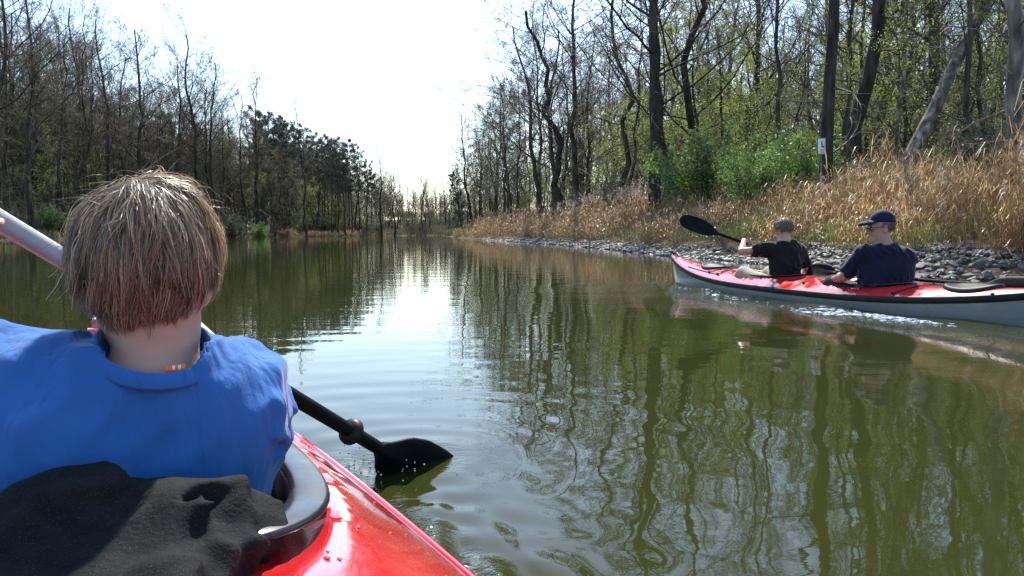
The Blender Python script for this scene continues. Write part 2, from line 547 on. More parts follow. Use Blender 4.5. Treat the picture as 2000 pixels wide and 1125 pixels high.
def water_material():
    m = bpy.data.materials.new('lake_water')
    nt, out = nodes(m)
    b = nt.nodes.new('ShaderNodeBsdfPrincipled')
    b.inputs['Base Color'].default_value = (0.024, 0.0285, 0.0065, 1)
    b.inputs['Roughness'].default_value = 0.02
    b.inputs['IOR'].default_value = 1.333
    n1 = noise(nt, 1.0, 2, 0.5, sc3=(1.1, 2.0, 1))       # slow swell
    n2 = noise(nt, 1.0, 2, 0.5, sc3=(5.0, 8.0, 1))       # ripples
    n3 = noise(nt, 1.0, 3, 0.6, sc3=(22, 34, 1))         # fine chop, only in the wakes
    at = nt.nodes.new('ShaderNodeAttribute')
    at.attribute_name = 'chop'
    n4 = noise(nt, 1.0, 2, 0.5, sc3=(0.05, 0.10, 1))     # calm and ruffled lanes
    lane = nt.nodes.new('ShaderNodeMapRange')
    lane.inputs[1].default_value, lane.inputs[2].default_value = 0.38, 0.66
    lane.inputs[3].default_value, lane.inputs[4].default_value = 0.35, 1.5
    nt.links.new(n4.outputs[0], lane.inputs[0])

    def mul(a, bb, k=None):
        x = nt.nodes.new('ShaderNodeMath')
        x.operation = 'MULTIPLY'
        nt.links.new(a, x.inputs[0])
        if k is None:
            nt.links.new(bb, x.inputs[1])
        else:
            x.inputs[1].default_value = k
        return x.outputs[0]

    def plus(a, bb):
        x = nt.nodes.new('ShaderNodeMath')
        nt.links.new(a, x.inputs[0])
        nt.links.new(bb, x.inputs[1])
        return x.outputs[0]
    h = plus(mul(n1.outputs[0], None, 0.0034), mul(mul(n2.outputs[0], None, 0.0011), lane.outputs[0]))
    h = plus(h, mul(mul(n3.outputs[0], None, 0.018), at.outputs['Fac']))
    bp = nt.nodes.new('ShaderNodeBump')
    bp.inputs['Strength'].default_value = 1.0
    bp.inputs['Distance'].default_value = 1.0
    nt.links.new(h, bp.inputs['Height'])
    nt.links.new(bp.outputs[0], b.inputs['Normal'])
    nt.links.new(b.outputs[0], out.inputs[0])
    return m


M['water'] = water_material()
BLADE_W = np.array([-0.285, 2.18])


def local(x, y, K, r, f):
    return (x - K[0]) * r[0] + (y - K[1]) * r[1], (x - K[0]) * f[0] + (y - K[1]) * f[1]


def half_beam(s, HB=0.335):
    q = np.clip(np.abs(s) / (KL / 2), 0, 1)
    return HB * np.power(np.maximum(1 - q ** 2.3, 0), 0.9) + 0.006


def water_height(x, y):
    h = np.zeros_like(x)
    chop = np.zeros_like(x)
    # the other kayak's wake on its near side
    t, s = local(x, y, KB, rB, fB)
    l = np.abs(t) - half_beam(s)
    win = smoothstep(2.9, 1.8, s) * smoothstep(-9, -3, s) * np.exp(-np.maximum(l, 0) / 0.75)
    h += 0.020 * win * np.sin(2 * math.pi * (l - (2.7 - s) * 0.30) / 0.55 + 0.6 * wob(x, y, 2.0)) * smoothstep(-0.1, 0.25, l)
    h += 0.010 * smoothstep(2.7, 1.0, s) * smoothstep(-6, -2, s) * np.sin(2 * math.pi * s / 1.15) * np.exp(-np.maximum(l, 0) / 0.4)
    chop += 2.4 * smoothstep(1.1, 0.3, s) * smoothstep(-5, -1.2, s) * np.exp(-((l - 0.42) / 0.20) ** 2) * (t < 0)
    chop += 0.25 * win
    # our own kayak's ripples
    t, s = local(x, y, KA, rA, fA)
    l = np.abs(t) - half_beam(s)
    win = smoothstep(2.9, 2.0, s) * np.exp(-np.maximum(l, 0) / 0.35)
    h += 0.0024 * win * np.sin(2 * math.pi * (l - (2.7 - s) * 0.25) / 0.26)
    chop += 1.5 * smoothstep(1.35, 0.95, s) * smoothstep(0.0, 0.5, s) * np.exp(-((l - 0.17) / 0.07) ** 2) + 0.02 * win
    # rings spreading from the paddle blade
    r = np.hypot(x - BLADE_W[0], y - BLADE_W[1])
    h += 0.0018 * np.sin(2 * math.pi * r / 0.15) * np.exp(-r / 0.30) * smoothstep(0.02, 0.12, r)
    h += 0.0006 * np.sin(2 * math.pi * (r - 0.9) / 0.24) * np.exp(-((r - 0.95) / 0.38) ** 2)
    h += 0.00025 * np.sin(2 * math.pi * (r - 2.0) / 0.34 + 0.8 * wob(x, y, 1.2)) * np.exp(-((r - 2.2) / 0.7) ** 2)
    chop += 0.35 * np.exp(-(r / 0.15) ** 2)
    # short steep ripples where our hull pushes the water aside, only inside the finely meshed patch
    pm = smoothstep(-0.60, -0.50, x) * smoothstep(0.33, 0.22, x) * smoothstep(1.17, 1.3, y) * smoothstep(2.53, 2.35, y)
    band = 1.35 * np.exp(-((l - 0.25) / 0.10) ** 2) * smoothstep(1.5, 1.1, s) + 0.15 * np.exp(-((l - 0.45) / 0.16) ** 2) * smoothstep(1.5, 1.0, s)
    gr = np.random.default_rng(61)
    rip = np.zeros_like(x)
    for _ in range(9):
        a, wl = gr.uniform(-0.6, 0.9) + 0.6, gr.uniform(0.055, 0.13)
        rip += wl * np.sin(2 * math.pi * (x * math.cos(a) + y * math.sin(a)) / wl + gr.uniform(0, 6.28) + 0.7 * wob(x, y, 9.0, gr.uniform(0, 5)))
    h += pm * band * rip * 0.0135
    fade = smoothstep(-3.6, -2.8, x) * smoothstep(6.2, 5.4, x) * smoothstep(13, 11, y)
    return h * fade, chop * fade


wxs = lines([(-400, -60, 60), (-60, -3.6, 2.5), (-3.6, -0.62, 0.04), (-0.62, 0.34, 0.0115), (0.34, 6.2, 0.04), (6.2, 40, 2.5), (40, 401, 60)])
wys = lines([(-300, -5, 20), (-5, 0.4, 0.6), (0.4, 1.15, 0.042), (1.15, 2.55, 0.0125), (2.55, 12.5, 0.042), (12.5, 30, 0.8), (30, 260, 6), (260, 401, 40)])
wx, wy, wF = tensor_grid(wxs, wys)
wh, wc = water_height(wx, wy)
wme = mesh_from('lake_water', np.stack([wx, wy, wh], 1), [wF], [M['water']])
wme.attributes.new('chop', 'FLOAT', 'POINT').data.foreach_set('value', wc.astype(np.float32))
tag(add('lake_water', wme), 'calm olive green water with long tree reflections', kind='structure')


# ------------------------------------------------------------------ trees
UP = np.array([0, 0, 1.0])


def grow(P, Rr, m, t0, t1, ang, ratio, k, rr, trop, wb, g, shorten=0.55, rmin=0.0):
    """children of a batch of branches: P (n,kp,3) -> (n*m,k,3)"""
    n, kp, _ = P.shape
    t = t0 + (t1 - t0) * (np.arange(m)[None] + g.random((n, m))) / m
    f = t * (kp - 1)
    i = np.clip(f.astype(int), 0, kp - 2)
    fr = (f - i)[..., None]
    rows = np.arange(n)[:, None]
    a, b = P[rows, i], P[rows, i + 1]
    pos = a + (b - a) * fr
    T = norm(b - a)
    rad = Rr[rows, i] + (Rr[rows, i + 1] - Rr[rows, i]) * fr[..., 0]
    plen = np.linalg.norm(np.diff(P, axis=1), axis=2).sum(1)[:, None]
    ref = np.where(np.abs(T[..., 2:3]) < 0.9, UP, np.array([1.0, 0, 0]))
    A = norm(np.cross(T, ref))
    B = np.cross(T, A)
    az = g.random((n, 1)) * 6.28 + np.arange(m)[None] * 2.4 + g.normal(0, 0.5, (n, m))
    an = R(1) * (ang[0] + (ang[1] - ang[0]) * g.random((n, m)))
    d = T * np.cos(an)[..., None] + (A * np.cos(az)[..., None] + B * np.sin(az)[..., None]) * np.sin(an)[..., None]
    L = plen * ratio * (1 - shorten * (t - t0) / max(t1 - t0, 1e-6)) * (0.6 + 0.7 * g.random((n, m)))
    r0 = np.maximum(np.minimum(rad * rr * (0.7 + 0.5 * g.random((n, m))), rad * 0.85), rmin)
    N = n * m
    pos, d, L, r0 = pos.reshape(N, 3), d.reshape(N, 3), L.reshape(N), r0.reshape(N)
    out = np.zeros((N, k, 3))
    out[:, 0] = pos
    for j in range(1, k):
        d = norm(d + trop * UP / (k - 1) + g.normal(0, wb, (N, 3)))
        out[:, j] = out[:, j - 1] + d * (L / (k - 1))[:, None]
    ro = r0[:, None] * np.linspace(1, 0.3, k)[None]
    return out, np.maximum(ro, rmin * 0.6)


def trunk_line(H, r0, lean, bend, g, k=16, top=0.22):
    z = np.linspace(0, 1, k)
    P = np.zeros((1, k, 3))
    w = np.cumsum(g.normal(0, bend, (k, 2)), 0)
    w -= w[0]
    P[0, :, 0] = lean[0] * H * z + w[:, 0] * H * 0.02
    P[0, :, 1] = lean[1] * H * z + w[:, 1] * H * 0.02
    P[0, :, 2] = H * z - 0.4
    rad = r0 * (1 - (1 - top) * z ** 0.85) + r0 * 0.35 * np.exp(-z * 22)
    return P, rad[None]


def leaves_at(P, n, size, g, spread=0.12, droop=0.0):
    """n little pointed leaves around random points of branch batch P"""
    pi = g.integers(0, P.shape[0], n)
    ki = g.integers(max(1, P.shape[1] // 2), P.shape[1], n)
    c = P[pi, ki] + g.normal(0, spread, (n, 3))
    a = norm(g.normal(0, 1, (n, 3)) + np.array([0, 0, -droop]))
    b = norm(np.cross(a, g.normal(0, 1, (n, 3))))
    s = size * (0.6 + 0.8 * g.random((n, 1)))
    fold = np.cross(a, b) * 0.18
    V = np.stack([c - a * s * 0.5, c + (b * 0.32 + fold) * s, c + a * s * 0.55, c + (-b * 0.32 + fold) * s], 1)
    return V.reshape(-1, 3), [np.arange(n * 4).reshape(n, 4)]


def tree_parts(name, seed, H, r0, lean=(0, 0), bend=0.35, n1=24, start=0.35, n2=9, n3=7, n4=5, spread=(35, 70), ratio1=0.32, bark='bark', twig='twig', leaf=None, nleaf=0, leafsize=0.06, trop=0.55, rtwig=0.0085, low=0, sides=9, top=0.2):
    """-> (trunk mesh, crown mesh)"""
    g = np.random.default_rng(seed)
    P0, R0 = trunk_line(H, r0, lean, bend, g, top=top)
    P1, R1 = grow(P0, R0, n1, start, 0.985, spread, ratio1, 9, 0.38, trop, 0.11, g, rmin=0.018)
    P2, R2 = grow(P1, R1, n2, 0.18, 0.98, (30, 65), 0.42, 6, 0.55, trop * 0.6, 0.16, g, rmin=0.010)
    P3, R3 = grow(P2, R2, n3, 0.15, 1.0, (25, 65), 0.45, 4, 0.6, trop * 0.4, 0.18, g, rmin=0.0075)
    tr = [tubes(P0, R0, sides), tubes(P1, R1, 5)]
    cr = [tubes(P2, R2, 4), tubes(P3, R3, 3)]
    if n4:
        P4, R4 = grow(P3, R3, n4, 0.2, 1.0, (25, 60), 0.55, 3, 0.7, trop * 0.3, 0.18, g, rmin=rtwig)
        cr.append(tubes(P4, R4, 3))
    else:
        P4 = P3
    if low:
        PL, RL = grow(P0, R0, low, 0.08, start, (60, 100), 0.10, 5, 0.16, 0.1, 0.2, g, shorten=0.2, rmin=0.009)
        PM, RM = grow(PL, RL, 6, 0.2, 1.0, (30, 70), 0.45, 4, 0.6, 0.1, 0.2, g, rmin=0.006)
        cr += [tubes(PL, RL, 3), tubes(PM, RM, 3)]
    V, F = merge(tr)
    trunk = mesh_from(name + '_trunk', V, F, [M[bark]])
    V, F = merge(cr)
    mats, mi = [M[twig]], [0] * len(F)
    if nleaf:
        LV, LF = leaves_at(P4, nleaf, leafsize, g)
        F = F + [LF[0] + len(V)]
        V = np.concatenate([V, LV])
        mats.append(M[leaf])
        mi.append(1)
    crown = mesh_from(name + '_crown', V, F, mats, mi)
    return trunk, crown


def pine_parts(name, seed, H, r0, start=0.5, n1=26, full=1.0):
    g = np.random.default_rng(seed)
    P0, R0 = trunk_line(H, r0, (g.normal(0, 0.02), g.normal(0, 0.02)), 0.2, g, top=0.15)
    P1, R1 = grow(P0, R0, n1, start, 0.99, (55, 95), 0.17, 6, 0.32, 0.35, 0.12, g, shorten=0.6, rmin=0.018)
    P2, R2 = grow(P1, R1, 9, 0.2, 1.0, (30, 65), 0.42, 4, 0.6, 0.4, 0.15, g, rmin=0.010)
    # needle tufts
    n = int(3400 * full)
    pi, ki = g.integers(0, len(P2), n), g.integers(1, 4, n)
    c = P2[pi, ki] + g.normal(0, 0.10, (n, 3))
    m = 9
    d = norm(g.normal(0, 1, (n, m, 3)) + np.array([0, 0, 0.35]))
    L = 0.20 * (0.7 + 0.6 * g.random((n, m, 1)))
    s = norm(np.cross(d, g.normal(0, 1, (n, m, 3)))) * 0.014
    cc = np.repeat(c[:, None], m, 1)
    NV = np.stack([cc - s, cc + s, cc + d * L], 2).reshape(-1, 3)
    NF = np.arange(n * m * 3).reshape(-1, 3)
    V, F = merge([tubes(P0, R0, 8)])
    trunk = mesh_from(name + '_trunk', V, F, [M['bark_pine']])
    V, F = merge([tubes(P1, R1, 4), tubes(P2, R2, 3)])
    crown = mesh_from(name + '_crown', np.concatenate([V, NV]), F + [NF + len(V)], [M['bark_dark'], M['needle']], [0] * len(F) + [1])
    return trunk, crown


def shrub_parts(name, seed, H, spread, stems, leaf, nleaf, leafsize, twig='twig', n2=9, n3=6, r0=0.022):
    g = np.random.default_rng(seed)
    k = 8
    P = np.zeros((stems, k, 3))
    az = g.random(stems) * 6.28
    out = spread * np.sqrt(g.random(stems))
    h = H * (0.6 + 0.4 * g.random(stems)) * (1 - 0.25 * out / max(spread, 1e-3))
    z = np.linspace(0, 1, k)
    base = 0.18 * spread
    P[:, :, 0] = np.cos(az)[:, None] * (base * 0.5 + (out[:, None] - base * .5) * z ** 1.1)
    P[:, :, 1] = np.sin(az)[:, None] * (base * 0.5 + (out[:, None] - base * .5) * z ** 1.1)
    P[:, :, 2] = h[:, None] * z - 0.1
    P[:, 1:, :2] += g.normal(0, 0.04 * H / 3, (stems, k - 1, 2))
    Rr = r0 * np.linspace(1, 0.3, k)[None] * (0.6 + 0.6 * g.random((stems, 1)))
    P2, R2 = grow(P, Rr, n2, 0.15, 1.0, (25, 70), 0.32, 5, 0.6, 0.4, 0.18, g, rmin=0.005)
    P3, R3 = grow(P2, R2, n3, 0.15, 1.0, (25, 70), 0.5, 3, 0.6, 0.2, 0.2, g, rmin=0.0035)
    V, F = merge([tubes(P, Rr, 5)])
    stem = mesh_from(name + '_stem', V, F, [M['bark']])
    V, F = merge([tubes(P2, R2, 3), tubes(P3, R3, 3)])
    mats, mi = [M[twig]], [0] * len(F)
    if nleaf:
        LV, LF = leaves_at(P3, nleaf, leafsize, g, 0.07)
        F = F + [LF[0] + len(V)]
        V = np.concatenate([V, LV])
        mats.append(M[leaf])
        mi.append(1)
    crown = mesh_from(name + '_foliage', V, F, mats, mi)
    return stem, crown


PROTO = {}
for i, s in enumerate((11, 12, 13, 14)):      # tall bare broadleaf trees
    PROTO['bare%d' % i] = tree_parts('bare%d' % i, s, 22, 0.26 + 0.02 * i, (rng.normal(0, 0.02), rng.normal(0, 0.02)), 0.4, n1=[22, 26, 18, 24][i], start=[0.34, 0.28, 0.42, 0.36][i], low=10, spread=[(35, 70), (30, 60), (40, 75), (45, 80)][i], ratio1=[0.36, 0.34, 0.40, 0.30][i], twig=['twig', 'twig_green', 'twig', 'twig'][i])
for i, s in enumerate((21, 22, 23)):          # slender trees of the inner wood
    PROTO['slim%d' % i] = tree_parts('slim%d' % i, s, 18, 0.13 + 0.02 * i, (rng.normal(0, 0.03), rng.normal(0, 0.03)), 0.55, n1=24, start=[0.3, 0.22, 0.36][i], n2=7, n3=6, n4=3, ratio1=0.22, low=14, spread=(35, 65), twig=['twig_green', 'twig', 'twig'][i])
for i, s in enumerate((31, 32)):              # trees breaking into leaf
    PROTO['young%d' % i] = tree_parts('young%d' % i, s, 16, 0.14, (rng.normal(0, 0.03), rng.normal(0, 0.03)), 0.5, n1=24, start=0.2, n2=8, n3=6, n4=3, ratio1=0.30, spread=(45, 85), trop=0.35, leaf='leaf_young', nleaf=[9500, 6500][i], leafsize=0.085, twig='twig_green', low=6)
PROTO['olive0'] = tree_parts('olive0', 36, 18, 0.15, (0.0, 0.0), 0.5, n1=34, start=0.12, n2=9, n3=6, n4=4, ratio1=0.24, spread=(45, 85), trop=0.35, leaf='leaf_dull', nleaf=9000, leafsize=0.10, twig='twig_green', low=10)
for i, s in enumerate((41, 42)):
    PROTO['pine%d' % i] = pine_parts('pine%d' % i, s, [21, 19][i], 0.21, [0.45, 0.55][i])
PROTO['spruce0'] = pine_parts('spruce0', 43, 16, 0.18, 0.10, n1=46, full=1.5)
for i, s in enumerate((51, 52, 53)):          # understorey: thin twiggy saplings
    PROTO['sapling%d' % i] = tree_parts('sapling%d' % i, s, 7.5, 0.045, (rng.normal(0, 0.05), rng.normal(0, 0.05)), 0.9, n1=20, start=0.1, n2=6, n3=5, n4=3, ratio1=0.34, spread=(30, 70), leaf='leaf_young', nleaf=[150, 1200, 2600][i], leafsize=0.07, twig=['twig', 'twig_green', 'twig_green'][i], rtwig=0.003, sides=6)
PROTO['bush0'] = shrub_parts('bush0', 61, 3.0, 2.1, 34, 'leaf_green', 15000, 0.085)
PROTO['bush1'] = shrub_parts('bush1', 62, 2.6, 1.3, 20, 'leaf_green', 6500, 0.08)
PROTO['bush2'] = shrub_parts('bush2', 63, 2.6, 1.6, 26, 'leaf_dull', 3800, 0.08, 'twig_green')
PROTO['brush0'] = shrub_parts('brush0', 64, 2.4, 1.5, 30, 'leaf_dull', 500, 0.05, 'twig')
PROTO['rust0'] = shrub_parts('rust0', 65, 2.2, 1.6, 24, 'leaf_rust', 2600, 0.09, 'twig')


def plant(name, key, x, y, rz, sc, label, cat, group=None, z=None, lean=None):
    o = bpy.data.objects.new(name, None)
    COL.objects.link(o)
    o.empty_display_size = 0.3
    o.location = (x, y, float(ground_z(x, y)) if z is None else z)
    ex = lean or (0, 0)
    o.rotation_mode = 'ZYX'
    # lean in world axes after spinning about its own axis
    q = Matrix.Rotation(ex[0], 4, 'Y') @ Matrix.Rotation(-ex[1], 4, 'X') @ Matrix.Rotation(rz, 4, 'Z')
    o.rotation_euler = q.to_euler('ZYX')
    o.scale = (sc, sc, sc) if np.isscalar(sc) else sc
    tag(o, label, cat, group)
    a, b = PROTO[key]
    shrub = cat in ('bush', 'shrub')
    add('stem' if shrub else 'trunk', a, o)
    add('foliage' if shrub else 'crown', b, o)
    return o


def ax(px, depth):
    """ground x of picture column px at a depth"""
    return (px - 1000) / FPX * depth


# --- trees of the near bank that can be told apart (column in the photograph, depth, kind ...)
g = np.random.default_rng(5)
PROTO['big0'] = tree_parts('big0', 71, 21, 0.25, (-0.015, 0), 0.16, n1=22, start=0.3, low=12, ratio1=0.36, bark='bark_dark', spread=(45, 80), sides=12, top=0.35)
PROTO['big1'] = tree_parts('big1', 72, 20, 0.23, (0.05, 0.02), 0.30, n1=22, start=0.26, low=10, ratio1=0.36, bark='bark_dark', spread=(35, 70), sides=12, top=0.3)
PROTO['big2'] = tree_parts('big2', 73, 19, 0.20, (0.07, 0.0), 0.55, n1=20, start=0.18, low=10, ratio1=0.42, bark='bark_dark', spread=(30, 60), sides=12, top=0.3)
PROTO['big3'] = tree_parts('big3', 76, 20, 0.23, (0.02, 0.02), 0.25, n1=22, start=0.26, low=14, ratio1=0.36, bark='bark_pale', spread=(35, 70), sides=12, top=0.3)
PROTO['birch0'] = tree_parts('birch0', 74, 15, 0.21, (0, 0), 0.35, n1=16, start=0.32, low=3, ratio1=0.32, bark='bark_birch', spread=(35, 60), sides=12, top=0.35)
PROTO['birch1'] = tree_parts('birch1', 75, 15, 0.085, (0.02, 0), 0.3, n1=18, start=0.25, low=6, ratio1=0.25, bark='bark_birch', spread=(35, 60), sides=8, leaf='leaf_young', nleaf=2500, leafsize=0.06)
def depth_for(px, d):
    """depth at which the sight line of column px is d metres inland of the reed bank's waterline"""
    y = np.arange(10, 140, 0.25)
    sd_ = shore_dist(ax(px, y), y)
    ok = np.where((sd_ >= d) & (ax(px, y) > midline(y)))[0]
    return float(y[ok[0]])


NEAR = [   # kind, prototype, column, metres inland, trunk width in the photograph, spin, height factor, lean, label
    ('broadleaf_tree', 'big0', 1279, 4.0, 27, 0.0, 1.05, (-0.012, 0), 'tall dark straight tree at the edge of the green bush'),
    ('broadleaf_tree', 'big1', 1300, 5.5, 21, 2.0, 0.95, (-0.05, 0), 'dark trunk leaning close behind the tall straight tree by the bush'),
    ('broadleaf_tree', 'big2', 1330, 6.5, 21, 0.0, 1.1, (0.01, 0), 'crooked dark tree with a long limb rising over the green bush'),
    ('broadleaf_tree', 'slim2', 1487, 7.0, 12, 1.0, 1.0, (-0.015, 0), 'straight slender trunk rising behind the middle of the green bush'),
    ('broadleaf_tree', 'big0', 1606, 4.6, 28, 2.6, 0.95, (0.015, 0), 'stout straight grey trunk right behind the white sign'),
    ('broadleaf_tree', 'big1', 1660, 7.0, 33, 5.2, 1.1, (0.07, 0), 'thick dark trunk leaning between the sign and the leaning birch'),
    ('birch_tree', 'birch0', 1722, 5.0, 31, 0.6, 1.1, (0.50, 0.10), 'birch with patchy white bark leaning steeply over the reeds'),
    ('birch_tree', 'birch1', 1740, 8.0, 10, 0.0, 1.1, (-0.012, 0), 'thin upright birch just behind the foot of the leaning birch'),
    ('broadleaf_tree', 'big3', 1988, 5.0, 36, 3.4, 0.9, (-0.02, 0), 'thick pale-barked trunk at the outer end of the reed bank'),
    ('broadleaf_tree', 'slim1', 1858, 7.0, 13, 0.3, 0.95, (0.01, 0), 'slender trunk standing between the leaning birch and the thick pale trunk'),
    ('broadleaf_tree', 'slim0', 1212, 6.0, 15, 1.8, 1.1, (-0.015, 0), 'straight tree just short of the tall dark one, bare low down'),
    ('broadleaf_tree', 'big2', 1112, 5.0, 18, 3.6, 0.85, (-0.09, 0), 'dark tree leaning out over the bank above the pale plumes'),
    ('broadleaf_tree', 'bare2', 1056, 3.5, 13, 1.0, 0.74, (-0.16, 0), 'tree leaning far out over the water beyond the plumes'),
    ('broadleaf_tree', 'bare0', 1085, 6.0, 14, 2.3, 0.78, (-0.03, 0), 'forked tree between the two that lean over the water'),
    ('broadleaf_tree', 'slim2', 1160, 5.5, 15, 4.0, 1.15, (-0.035, 0), 'slightly leaning tree at the landward side of the plumes'),
    ('young_tree', 'young0', 1222, 7.0, 9, 0.5, 0.95, (0, 0), 'tree in fresh yellow-green leaf beside the tall dark trunk'),
    ('young_tree', 'young1', 1645, 8.0, 10, 2.2, 0.95, (0.03, 0), 'yellow-green leafing tree behind the trunk with the sign'),
    ('young_tree', 'young0', 1930, 8.5, 8, 3.0, 0.62, (0, 0), 'small yellow-green tree by the thick pale trunk'),
]
R0 = dict(big0=0.25, big1=0.23, big2=0.20, big3=0.23, birch0=0.21, birch1=0.085, slim0=0.13, slim1=0.15, slim2=0.17, bare0=0.26, bare2=0.30, young0=0.14, young1=0.14)
placed = []
for nm, key, px, dd_, wpx, rz, hf, lean, lab in NEAR:
    dep = depth_for(px, dd_)
    k_ = 0.92 * wpx / FPX * dep / (2 * R0[key])
    k_ = float(np.clip(k_, 0.6, 1.7))
    placed.append((ax(px, dep), dep))
    plant(nm, key, ax(px, dep), dep, rz, (k_, k_, hf), lab, 'tree', 'trees along the reed bank', lean=lean)



def scatter(n, xr, yr, dr, mind, keep=None, tries=60):
    m = n * tries
    X, Y = g.uniform(*xr, m), g.uniform(*yr, m)
    X, Y = X[(k0 := keep(X, Y))], Y[k0]
    X, Y = X[:n * 14], Y[:n * 14]
    D = shore_dist(X, Y)
    ok = (D >= dr[0]) & (D <= dr[1])
    out = []
    near = [p for p in placed]
    A = np.array(near + [(1e9, 1e9)] * (n + 1))
    c = len(near)
    for x, y in zip(X[ok], Y[ok]):
        if len(out) >= n:
            break
        if (((A[:c, 0] - x) ** 2 + (A[:c, 1] - y) ** 2) < mind ** 2).any():
            continue
        A[c] = (x, y)
        c += 1
        placed.append((float(x), float(y)))
        out.append((float(x), float(y)))
    return out


def in_view(x, y, m=1.0):
    return (y > 8) & (np.abs(x / y) < 0.68 * m)


KIND_WORDS = {'bar': 'broad-crowned bare tree', 'sli': 'slender bare tree', 'oli': 'olive-tinged bushy tree', 'you': 'leafing tree', 'sap': 'sapling', 'bus': 'olive bush', 'bru': 'brown brush', 'pin': 'pine'}


def far_label(key, px):
    """the wood of the far bank, told apart by the landmarks in front of it"""
    band = ('behind the silver paddle shaft on the far bank' if px < 70 else 'above the head of the person in blue' if px < 245 else
            'between the free-standing crowns and the tallest forked tree' if px < 390 else 'between the tallest forked tree and the pointed one' if px < 515 else
            'between the pointed tree and the pines' if px < 635 else 'around the dark pine clump' if px < 735 else 'past the pines at the outlet')
    return KIND_WORDS[key[:3]] + ' ' + band


def near_label(key, px):
    band = ('over the receding end of the reed bank' if px < 1050 else 'behind the leaning bank trees' if px < 1190 else 'around the tall dark trunk' if px < 1320 else
            'behind the large green bush' if px < 1500 else 'between green bush and sign' if px < 1590 else 'between sign and leaning birch' if px < 1760 else
            'between leaning birch and thick pale trunk' if px < 1960 else 'beyond the thick pale trunk')
    return KIND_WORDS[key[:3]] + ' in the wood ' + band


inner = ['slim0', 'slim1', 'slim2', 'bare0', 'bare1', 'slim0', 'slim2', 'bare3', 'slim1', 'young1']
for x, y in scatter(74, (-6, 46), (20, 105), (7, 46), 1.5, lambda x, y: in_view(x, y) & (x > midline(y))):
    k_ = inner[g.integers(len(inner))]
    plant('broadleaf_tree', k_, x, y, g.uniform(0, 6.28), g.uniform(0.75, 1.1) * float(np.interp(1000 + x / y * FPX, [960, 1010, 1180], [0.72, 0.76, 1.0])), near_label(k_, 1000 + x / y * FPX), 'tree', 'bare trees inside the wood behind the reeds', lean=(g.normal(0, 0.03), g.normal(0, 0.03)))
for x, y in scatter(17, (-2, 30), (22, 80), (6.5, 30), 2.0, lambda x, y: in_view(x, y) & (x > midline(y))):
    plant('young_tree', 'young%d' % g.integers(2), x, y, g.uniform(0, 6.28), g.uniform(0.6, 0.95), near_label('young', 1000 + x / y * FPX).replace('leafing', 'yellow-green leafing'), 'tree', 'leafing trees within the wood')
for x, y in scatter(42, (-4, 30), (15, 80), (6, 26), 1.1, lambda x, y: in_view(x, y) & (x > midline(y))):
    plant('sapling', 'sapling%d' % g.integers(3), x, y, g.uniform(0, 6.28), g.uniform(0.6, 1.1), 'thin ' + near_label('sapling', 1000 + x / y * FPX), 'sapling', 'saplings under the reed bank trees', lean=(g.normal(0, 0.08), g.normal(0, 0.08)))
# the far part of the same bank
for x, y in scatter(26, (-16, 12), (62, 150), (2.5, 16), 2.0, lambda x, y: in_view(x, y) & (x > midline(y))):
    plant('broadleaf_tree', ['bare0', 'bare1', 'bare3', 'slim0', 'slim1'][g.integers(5)], x, y, g.uniform(0, 6.28), g.uniform(0.62, 0.85), near_label('bare', 1000 + x / y * FPX).replace('in the wood over', 'standing over') + ' towards the bend', 'tree', 'bare trees farther along the reed bank', lean=(g.normal(-0.05, 0.03), g.normal(0, 0.02)))
plant('pine_tree', 'spruce0', ax(905, 110), 112, 0.5, 0.55, 'small dark evergreen reaching over the water at the bend', 'tree', lean=(-0.16, 0))
for px, dd_, rz, sc, lab in ((1008, 5.0, 0.3, 0.95, 'bushy olive tree nearest the plumes where the bank recedes'), (968, 4.5, 1.3, 1.0, 'broad olive-green tree along the receding reed bank'), (938, 4.0, 2.3, 0.95, 'olive-green tree second from the bend'), (915, 3.5, 3.3, 0.85, 'olive-green tree nearest the bend of the reed bank'), (1035, 9.0, 4.3, 1.0, 'olive tree set back behind the leaning trees'), (990, 9.0, 5.3, 1.05, 'tall olive tree set back from the receding bank')):
    dep = depth_for(px, dd_)
    plant('broadleaf_tree', 'olive0', ax(px, dep), dep, rz, sc, lab, 'tree')

# --- the opposite bank
FRONT = [
    (-30, 66, 'bare2', 1.10, (0.10, 0), 'bare tree with long branches hanging over the boy side bank'),
    (60, 70, 'bare1', 1.05, (0.04, 0), 'bare tree beside the long-branched one on the far bank'),
    (222, 84, 'bare0', 1.02, (0.0, 0), 'wide-crowned bare tree standing free on the far bank'),
    (285, 88, 'bare3', 1.05, (0.01, 0), 'second wide bare crown next to the free-standing one'),
    (400, 106, 'bare2', 1.22, (0.0, 0), 'tallest forked bare tree on the far bank'),
    (428, 108, 'bare0', 1.10, (0.02, 0), 'bare tree close against the tallest forked one'),
    (523, 121, 'slim2', 1.42, (-0.01, 0), 'slender pointed tree rising from the water edge on the far bank'),
    (600, 131, 'slim1', 1.22, (0.0, 0), 'slender bare tree between the pointed one and the pines'),
    (745, 157, 'bare1', 0.78, (0.0, 0), 'round bare tree just past the dark pines'),
    (770, 162, 'bare3', 0.66, (0.02, 0), 'lower bare tree at the outlet past the pines'),
]
for px, dep, key, sc, lean, lab in FRONT:
    x = ax(px, dep)
    placed.append((x, dep))
    plant('broadleaf_tree', key, x, dep, g.uniform(0, 6.28), sc, lab, 'tree', 'trees along the far bank', lean=lean)
PINES = [(648, 141, 0.76), (662, 146, 0.82), (676, 144, 0.79), (690, 149, 0.82), (704, 151, 0.77), (716, 153, 0.74), (684, 156, 0.84), (655, 154, 0.84), (668, 160, 0.86), (725, 157, 0.62)]
